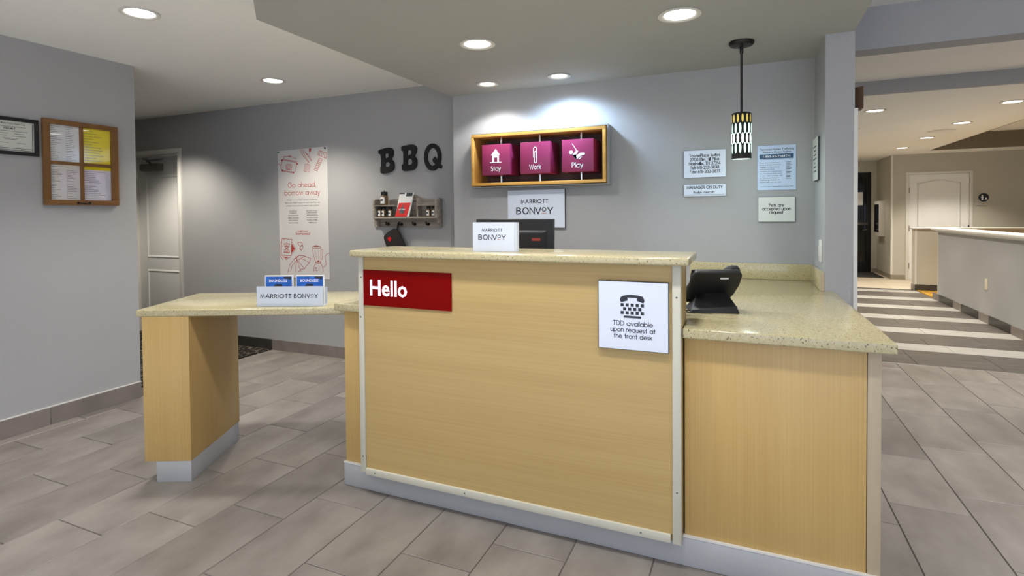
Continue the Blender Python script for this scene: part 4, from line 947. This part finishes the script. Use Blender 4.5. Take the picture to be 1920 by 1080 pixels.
# BBQ letters
B1 = [(-3.008, 1.9295), (-2.8987, 1.9467), (-2.8634, 1.9395), (-2.8448, 1.9153), (-2.8467, 1.8714), (-2.8711, 1.8432), (-2.8413, 1.8155), (-2.8369, 1.7702), (-2.8513, 1.7393), (-2.8933, 1.7199), (-2.9856, 1.7128), (-2.9885, 1.7745), (-2.9743, 1.7761), (-2.9827, 1.8931), (-3.006, 1.8922)]
B1h = [[(-2.9404, 1.892), (-2.9059, 1.8955), (-2.8947, 1.878), (-2.9014, 1.8573), (-2.9359, 1.8484)], [(-2.9365, 1.8125), (-2.8969, 1.8171), (-2.8832, 1.7985), (-2.8899, 1.7767), (-2.9359, 1.767)]]
B2 = [(-2.7643, 1.9474), (-2.6619, 1.9591), (-2.6218, 1.9516), (-2.6004, 1.9247), (-2.6082, 1.8819), (-2.6292, 1.8573), (-2.6029, 1.8303), (-2.6, 1.7787), (-2.6198, 1.7435), (-2.6651, 1.7299), (-2.7551, 1.7293), (-2.7579, 1.7877), (-2.7418, 1.7891), (-2.7401, 1.9076), (-2.7611, 1.9077)]
B2h = [[(-2.7018, 1.9076), (-2.6686, 1.912), (-2.6542, 1.8947), (-2.6606, 1.8723), (-2.7, 1.8609)], [(-2.7005, 1.8298), (-2.6636, 1.8353), (-2.6469, 1.8117), (-2.6558, 1.7843), (-2.6988, 1.7779)]]
Qo = [(-2.4447 + 0.085 * math.cos(t * PI / 14), 1.8378 + 0.117 * math.sin(t * PI / 14)) for t in range(28)]
Qi = [(-2.4443 + 0.051 * math.cos(t * PI / 14), 1.8398 + 0.076 * math.sin(t * PI / 14)) for t in range(28)]
Qt = [(-2.4443, 1.8175), (-2.4229, 1.8418), (-2.3608, 1.7662), (-2.3516, 1.7598), (-2.3601, 1.7349), (-2.3844, 1.742), (-2.4399, 1.797)]
def rnd(p): # keep the two left corners of each foot crisp, soften the rest
    return smooth_poly(p, 1)
f3 = lambda x, z, t: (x, YQ - 0.017 + t, z)
for nm, outs, ex, lb in (('letter_b', [rnd(B1)] + [rnd(h) for h in B1h], None, 'first black wooden letter B on the wall'), ('letter_b', [rnd(B2)] + [rnd(h) for h in B2h], None, 'second black wooden letter B, beside the Q'), ('letter_q', [Qo, Qi], lambda m_: m_.prism(Qt, YQ - 0.0175, YQ - 0.002, 'y'), 'black wooden letter Q nearest the corner')):
    xs_ = [p[0] for p in outs[0]]
    o = curve_solid(nm, outs, 0.014, 'black_paint', f3, loc=(sum(xs_) / len(xs_), YQ, min(p[1] for p in outs[0])), extra=ex)
    tag(o, lb, 'letter', 'black wooden barbecue letters')
# spice shelf
sh = thing('spice_shelf', (-2.68, YQ, 1.235), 'weathered wooden wall shelf with four hooks under the letters', 'shelf')
SY0 = 3.975
bp = [(-3.06, 1.238), (-2.36, 1.238), (-2.36, 1.478)] + [(-2.40, 1.480), (-2.52, 1.484), (-2.575, 1.498), (-2.61, 1.518), (-2.66, 1.521), (-2.70, 1.51), (-2.76, 1.49), (-2.85, 1.48), (-3.0, 1.476), (-3.06, 1.476)]
MB().prism(bp, YQ - 0.016, YQ - 0.001, 'y').build('back_board', 'shelf_wood', sh)
side = [(YQ - 0.016, 1.24), (YQ - 0.035, 1.238), (YQ - 0.06, 1.262), (YQ - 0.07, 1.29), (SY0 + 0.005, 1.315), (SY0, 1.345), (SY0, 1.465), (SY0 + 0.012, 1.48), (YQ - 0.05, 1.485), (YQ - 0.016, 1.478)]
for x in (-3.005, -2.372): MB().prism(side, x, x + 0.018, 'x').build('side_board', 'shelf_wood', sh)
B(-2.987, -2.372, SY0 + 0.004, YQ - 0.016, 1.314, 1.327).build('shelf_board', 'shelf_wood', sh, bevel=0.001)
B(-2.987, -2.78, SY0 + 0.006, YQ - 0.016, 1.421, 1.431).build('shelf_board', 'shelf_wood', sh); B(-2.56, -2.372, SY0 + 0.006, YQ - 0.016, 1.421, 1.431).build('shelf_board', 'shelf_wood', sh)
for x in (-2.568,): B(x, x + 0.012, SY0 + 0.03, YQ - 0.016, 1.327, 1.49).build('divider', 'shelf_wood', sh)
frame_rect(Plane((-2.70, YQ - 0.016, 1.34), (1, 0, 0), (0, 0, 1)), 0.0, 0.115, 0, 0.14, 0.02, 0.012).build('centre_panel', 'shelf_wood', sh)
B(-2.987, -2.372, YQ - 0.024, YQ - 0.016, 1.24, 1.314).build('hook_rail', 'shelf_wood', sh)
for x in (-2.90, -2.76, -2.622, -2.485):
    hk = MB().tube([(x, YQ - 0.024, 1.262), (x, YQ - 0.05, 1.256), (x, YQ - 0.062, 1.262), (x, YQ - 0.062, 1.275)], 0.005).lathe([(0.014, 0), (0.014, 0.004), (0.0, 0.006)], (x, YQ - 0.024, 1.262), 14, (0, -1, 0)).lathe([(0.0, -0.009), (0.009, 0), (0.0, 0.009)], (x, YQ - 0.062, 1.278), 12)
    hk.build('hook', 'bronze', sh, smooth=True)
def jar(x, y, z, r, h, lb, grp='spice jars on the shelf', lid='black_plastic', lidh=0.25):
    j = thing('spice_jar', (x, y, z), lb, 'jar', grp)
    MB().lathe([(r * .96, 0.0), (r, 0.003), (r, h * (0.95 - lidh)), (r * .85, h * (1 - lidh))], (x, y, z), 18).build('glass_body', 'spice', j, smooth=True)
    MB().lathe([(r * .92, h * (1 - lidh)), (r * .92, h * .97), (r * .8, h), (0, h)], (x, y, z), 18).build('lid', lid, j, smooth=True)
    m_ = MB(); a0 = -PI / 2 - 0.2; n = 8
    vs = [(x + (r + 0.0006) * math.cos(a0 + (i / n - .5) * 1.7), y + (r + 0.0006) * math.sin(a0 + (i / n - .5) * 1.7), z + zz) for zz in (h * .12, h * (0.86 - lidh)) for i in range(n + 1)]
    m_.add(vs, [(i, i + 1, n + 2 + i, n + 1 + i) for i in range(n)]).build('label', 'paper', j, fix=False)
    m_ = MB(); vs = [(x + (r + 0.001) * math.cos(a0 + (i / 4 - .5) * 0.9), y + (r + 0.001) * math.sin(a0 + (i / 4 - .5) * 0.9), z + h * (0.3 + zz)) for zz in (0, .14) for i in range(5)]
    m_.add(vs, [(i, i + 1, 6 + i, 5 + i) for i in range(4)]).build('label_print', 'ink', j, fix=False)
    return j
big = jar(-2.905, 4.01, 1.4315, 0.033, 0.118, 'tall black-capped seasoning jar on top of the shelf', None, lidh=0.28)
MB().lathe([(0.006, 0.118), (0.004, 0.128), (0.0, 0.13)], (-2.905, 4.01, 1.4315), 10).build('spout', 'black_plastic', big)
for x, lb in ((-2.955, 'leftmost small spice jar under the upper board'), (-2.915, 'second small spice jar from the left'), (-2.845, 'small spice jar just left of the red card'), (-2.455, 'small spice jar near the right end of the shelf'), (-2.402, 'small spice jar against the right side board')):
    jar(x, 4.015, 1.3275, 0.0185, 0.088, lb)
lf = thing('recipe_card', (-2.71, 3.985, 1.3275), 'red and white card leaning on the shelf', 'card')
def lean(x, z): # card leaning back on the shelf
    return (x, 3.984 + (z - 1.3275) * 0.28, z)
def card(pts, off, mat, nm, t=0.003):
    vs = [Vector(lean(*p)) + Vector((0, -off, 0)) for p in pts]; vs2 = [v + Vector((0, t, 0)) for v in vs]; n = len(pts)
    return MB().add(vs + vs2, [tuple(range(n)), tuple(range(n, 2 * n))[::-1]] + [(i, (i + 1) % n, n + (i + 1) % n, n + i) for i in range(n)]).build(nm, mat, lf)
card([(-2.772, 1.3285), (-2.636, 1.3285), (-2.622, 1.538), (-2.764, 1.538)], 0.0, 'paper', 'card_back', 0.012)
card([(-2.776, 1.3285), (-2.656, 1.3285), (-2.634, 1.449), (-2.754, 1.449)], 0.003, 'leaflet_red', 'red_panel')
card([(-2.735, 1.355), (-2.688, 1.355), (-2.688, 1.39), (-2.705, 1.415), (-2.702, 1.438), (-2.71, 1.438), (-2.716, 1.415), (-2.735, 1.39)], 0.0045, 'ink_grey', 'bottle_print', 0.001)
card([(-2.764, 1.526), (-2.71, 1.526), (-2.71, 1.537), (-2.764, 1.537)], 0.0012, 'ink', 'header_print', 0.001)
card([(-2.695, 1.505), (-2.63, 1.505), (-2.628, 1.537), (-2.69, 1.537)], 0.0012, 'ink', 'picture_print', 0.001)
mb = MB(); pq = Plane(lean(-2.745, 1.385), (1, 0, 0), (0, 0.28, 1), 0.006); font_text(pq, mb, 'HOT TEMPS', 0.034, 0.0, width=0.07, cap=0.010, offset=0.01); mb.build('lettering', 'ink_white', lf)
# oven mitt
mt = thing('oven_mitt', (-2.8, 4.04, 1.066), 'black oven mitt with a red emblem hanging from the second hook', 'oven mitt')
mo_ = smooth_poly([(-2.8106, 1.2261), (-2.8345, 1.2175), (-2.8931, 1.1831), (-2.9176, 1.16), (-2.9227, 1.14), (-2.9081, 1.1029), (-2.8743, 1.0), (-2.66, 1.0), (-2.7704, 1.2093)], 2)
MB().prism(mo_, 4.012, 4.036, 'y').build('mitt', 'cloth_black', mt, bevel=0.006, bseg=3)
MB().tube([(-2.79, 4.022, 1.19), (-2.776, 4.016, 1.235), (-2.766, 4.012, 1.275), (-2.758, 4.012, 1.275), (-2.765, 4.018, 1.235), (-2.785, 4.022, 1.19)], 0.004).build('loop', 'black_paint', mt)
mb = MB(); pq = Plane((0, 4.012, 0), (1, 0, 0), (0, 0, 1), 0.001)
pq.poly(mb, smooth_poly([(-2.88, 1.1461), (-2.8701, 1.1234), (-2.8532, 1.1065), (-2.8358, 1.1351), (-2.8491, 1.1549), (-2.862, 1.146)], 1)); mb.build('emblem', 'leaflet_red', mt)

# ================================================================== LEFT WALL
nb = thing('notice_board', (XW, 2.26, 1.43), 'brown window-style frame of posted papers on the left wall', 'notice board')
YA, YBd, ZA, ZB = 2.035, 2.493, 1.428, 1.988
fr = MB()
X0, X1 = XW + 0.001, XW + 0.028
for b in ((YA, YBd, 1.955, ZB), (YA, YBd, ZA, 1.462)): B(X0, X1, b[0], b[1], b[2], b[3]).build('rail', 'frame_brown', nb, bevel=0.003)
for b in ((YA, 2.073, 1.462, 1.955), (2.45, YBd, 1.462, 1.955)): B(X0, X1, b[0], b[1], b[2], b[3]).build('stile', 'frame_brown', nb, bevel=0.003)
B(X0, X1 - 0.003, 2.251, 2.270, 1.462, 1.955).build('muntin', 'frame_brown', nb, bevel=0.003)
B(X0, X1 - 0.003, 2.073, 2.251, 1.694, 1.716).build('muntin', 'frame_brown', nb, bevel=0.003); B(X0, X1 - 0.003, 2.270, 2.45, 1.694, 1.716).build('muntin', 'frame_brown', nb, bevel=0.003)
B(XW + 0.001, XW + 0.006, 2.073, 2.45, 1.462, 1.955).build('backing', 'paper_print', nb)
pl = Plane((XW + 0.006, 0, 0), (0, 1, 0), (0, 0, 1), 0.001)
def sheet(y0, y1, z0, z1, mat, nm='paper', cols=1, rows=0, ink='ink_grey', k=1):
    m_ = MB(); pl.rect(m_, y0, y1, z0, z1, k); o = m_.build(nm, mat, nb)
    if rows:
        m_ = MB(); w = (y1 - y0) / cols
        for c in range(cols):
            for r in range(rows):
                zz = z1 - (r + 1) * (z1 - z0) / (rows + 1); a = y0 + c * w + 0.008
                pl.rect(m_, a, a + random.uniform(0.3, 0.85) * (w - 0.014), zz, zz + 0.0022, k + 0.6)
        m_.build('print', ink, o)
sheet(2.073, 2.251, 1.716, 1.955, 'paper_print', cols=2, rows=19)
sheet(2.270, 2.45, 1.716, 1.955, 'paper_yellow', cols=1, rows=12, ink='ink_grey')
sheet(2.073, 2.251, 1.668, 1.694, 'paper', cols=1, rows=1); sheet(2.073, 2.251, 1.575, 1.667, 'paper_print', cols=2, rows=8); sheet(2.073, 2.251, 1.462, 1.574, 'paper_print', cols=2, rows=9)
sheet(2.270, 2.45, 1.672, 1.694, 'paper_yellow'); sheet(2.270, 2.45, 1.572, 1.671, 'paper_lilac', cols=1, rows=7); sheet(2.270, 2.45, 1.462, 1.571, 'paper_lilac', cols=1, rows=8)
B(XW + 0.013, XW + 0.015, 2.0732, 2.4498, 1.4622, 1.9548).build('glass', 'pane', nb)
MB().tube([(X1 + 0.004, 2.23, 1.444), (X1 + 0.016, 2.245, 1.441), (X1 + 0.018, 2.263, 1.440), (X1 + 0.016, 2.281, 1.441), (X1 + 0.004, 2.296, 1.444)], 0.0035).lathe([(0.009, 0), (0.007, 0.004), (0, 0.005)], (X1, 2.228, 1.444), 12, (1, 0, 0)).lathe([(0.009, 0), (0.007, 0.004), (0, 0.005)], (X1, 2.298, 1.444), 12, (1, 0, 0)).build('pull_handle', 'bronze', nb, smooth=True)
pm = thing('framed_permit', (XW, 1.83, 1.735), 'black framed health permit at the left edge of the picture', 'picture')
for b in ((1.64, 2.016, 1.943, 1.965), (1.64, 2.016, 1.735, 1.757)): B(XW + 0.001, XW + 0.02, *b).build('rail', 'black_plastic', pm, bevel=0.003)
for b in ((1.64, 1.662, 1.757, 1.943), (1.994, 2.016, 1.757, 1.943)): B(XW + 0.001, XW + 0.02, *b).build('stile', 'black_plastic', pm, bevel=0.003)
B(XW + 0.001, XW + 0.006, 1.662, 1.994, 1.757, 1.943).build('certificate', 'sign_cream', pm)
mb = MB(); pl = Plane((XW + 0.006, 1.662, 1.757), (0, 1, 0), (0, 0, 1), 0.0006)
font_text(pl, mb, 'PERMIT', 0.207, 0.133, width=0.06, cap=0.0125, offset=0.02); font_text(pl, mb, 'Metro Public Health Dept', 0.225, 0.165, width=0.125, cap=0.0105, offset=0.008)
for i, (a, b, z) in enumerate(((0.16, 0.29, 0.150), (0.15, 0.30, 0.122), (0.14, 0.20, 0.107), (0.23, 0.28, 0.107), (0.13, 0.19, 0.094), (0.22, 0.29, 0.092), (0.17, 0.25, 0.078), (0.18, 0.24, 0.071), (0.12, 0.2, 0.05), (0.24, 0.29, 0.05), (0.04, 0.1, 0.107), (0.03, 0.1, 0.09))): pl.rect(mb, a, b, z, z + 0.0022)
for a, b, c_, d in ((0.006, 0.326, 0.006, 0.009), (0.006, 0.326, 0.018, 0.0205), (0.322, 0.3255, 0.006, 0.18), (0.006, 0.0095, 0.006, 0.18)): pl.rect(mb, a, b, c_, d)
pl.line(mb, [(0.105 + 0.008 * math.cos(t * PI / 8), 0.168 + 0.008 * math.sin(t * PI / 8)) for t in range(16)], 0.002, closed=True)
mb.build('lettering', 'ink', pm)
B(XW + 0.010, XW + 0.012, 1.6622, 1.9938, 1.7572, 1.9428).build('glass', 'pane', pm)

# ================================================================== HALLWAY THINGS
ou = thing('wall_outlet', (2.645, 8.265, 0.39), 'cream outlet plate low on the half wall', 'outlet')
B(2.637, 2.6445, 8.225, 8.305, 0.393, 0.525).build('plate', 'plate_cream', ou, bevel=0.002)
for z in (0.432, 0.486): B(2.635, 2.637, 8.25, 8.28, z - 0.016, z + 0.016).build('socket', 'plate_cream', ou, bevel=0.001)
ca = thing('wall_cabinet', (2.65, 13.7, 0.815), 'white extinguisher cabinet on the alcove wall', 'cabinet')
B(2.555, 2.6495, 13.45, 13.95, 0.82, 1.545).build('case', 'trim_white', ca, bevel=0.006)
B(2.548, 2.555, 13.50, 13.90, 0.90, 1.48).build('door_glass', 'glass_dark', ca)
rs = thing('restroom_sign', (4.07, 12.9, 1.42), 'round dark restroom symbol with a small plate beside the white door', 'sign')
MB().lathe([(0.078, 0.0), (0.078, 0.008), (0.076, 0.009)], (4.068, 12.8995, 1.575), 32, (0, -1, 0)).build('disc', 'ink', rs)
pl = Plane((4.068, 12.8905, 1.575), (1, 0, 0), (0, 0, 1), 0.001); mb = MB()
pl.poly(mb, [(-0.02 + 0.012 * math.cos(t * PI / 6), 0.037 + 0.012 * math.sin(t * PI / 6)) for t in range(12)]); pl.poly(mb, [(-0.043, 0.0), (-0.032, -0.012), (-0.034, -0.05), (-0.008, -0.05), (-0.008, -0.012), (0.002, 0.0), (-0.005, 0.022), (-0.036, 0.022)])
pl.poly(mb, [(0.012, -0.04), (0.055, -0.04), (0.035, 0.005)]); mb.build('symbol', 'ink_white', rs)
B(3.96, 4.118, 12.891, 12.8995, 1.418, 1.47).build('name_plate', 'wall_hall', rs, bevel=0.001)
pl = Plane((3.96, 12.891, 1.418), (1, 0, 0), (0, 0, 1), 0.001); mb = MB(); font_text(pl, mb, 'WOMEN', 0.075, 0.032, width=0.1, cap=0.014); pl.rect(mb, 0.002, 0.156, 0.0, 0.005); mb.build('lettering', 'ink_grey', rs)
B(1.5, 2.565, 13.05, 14.15, 0.0005, 0.012).build('door_mat', 'mat_black', loc=(2.0, 13.6, 0.0005), bevel=0.004)
tag(bpy.data.objects['door_mat'], 'black mat in front of the dark glass door', 'mat')
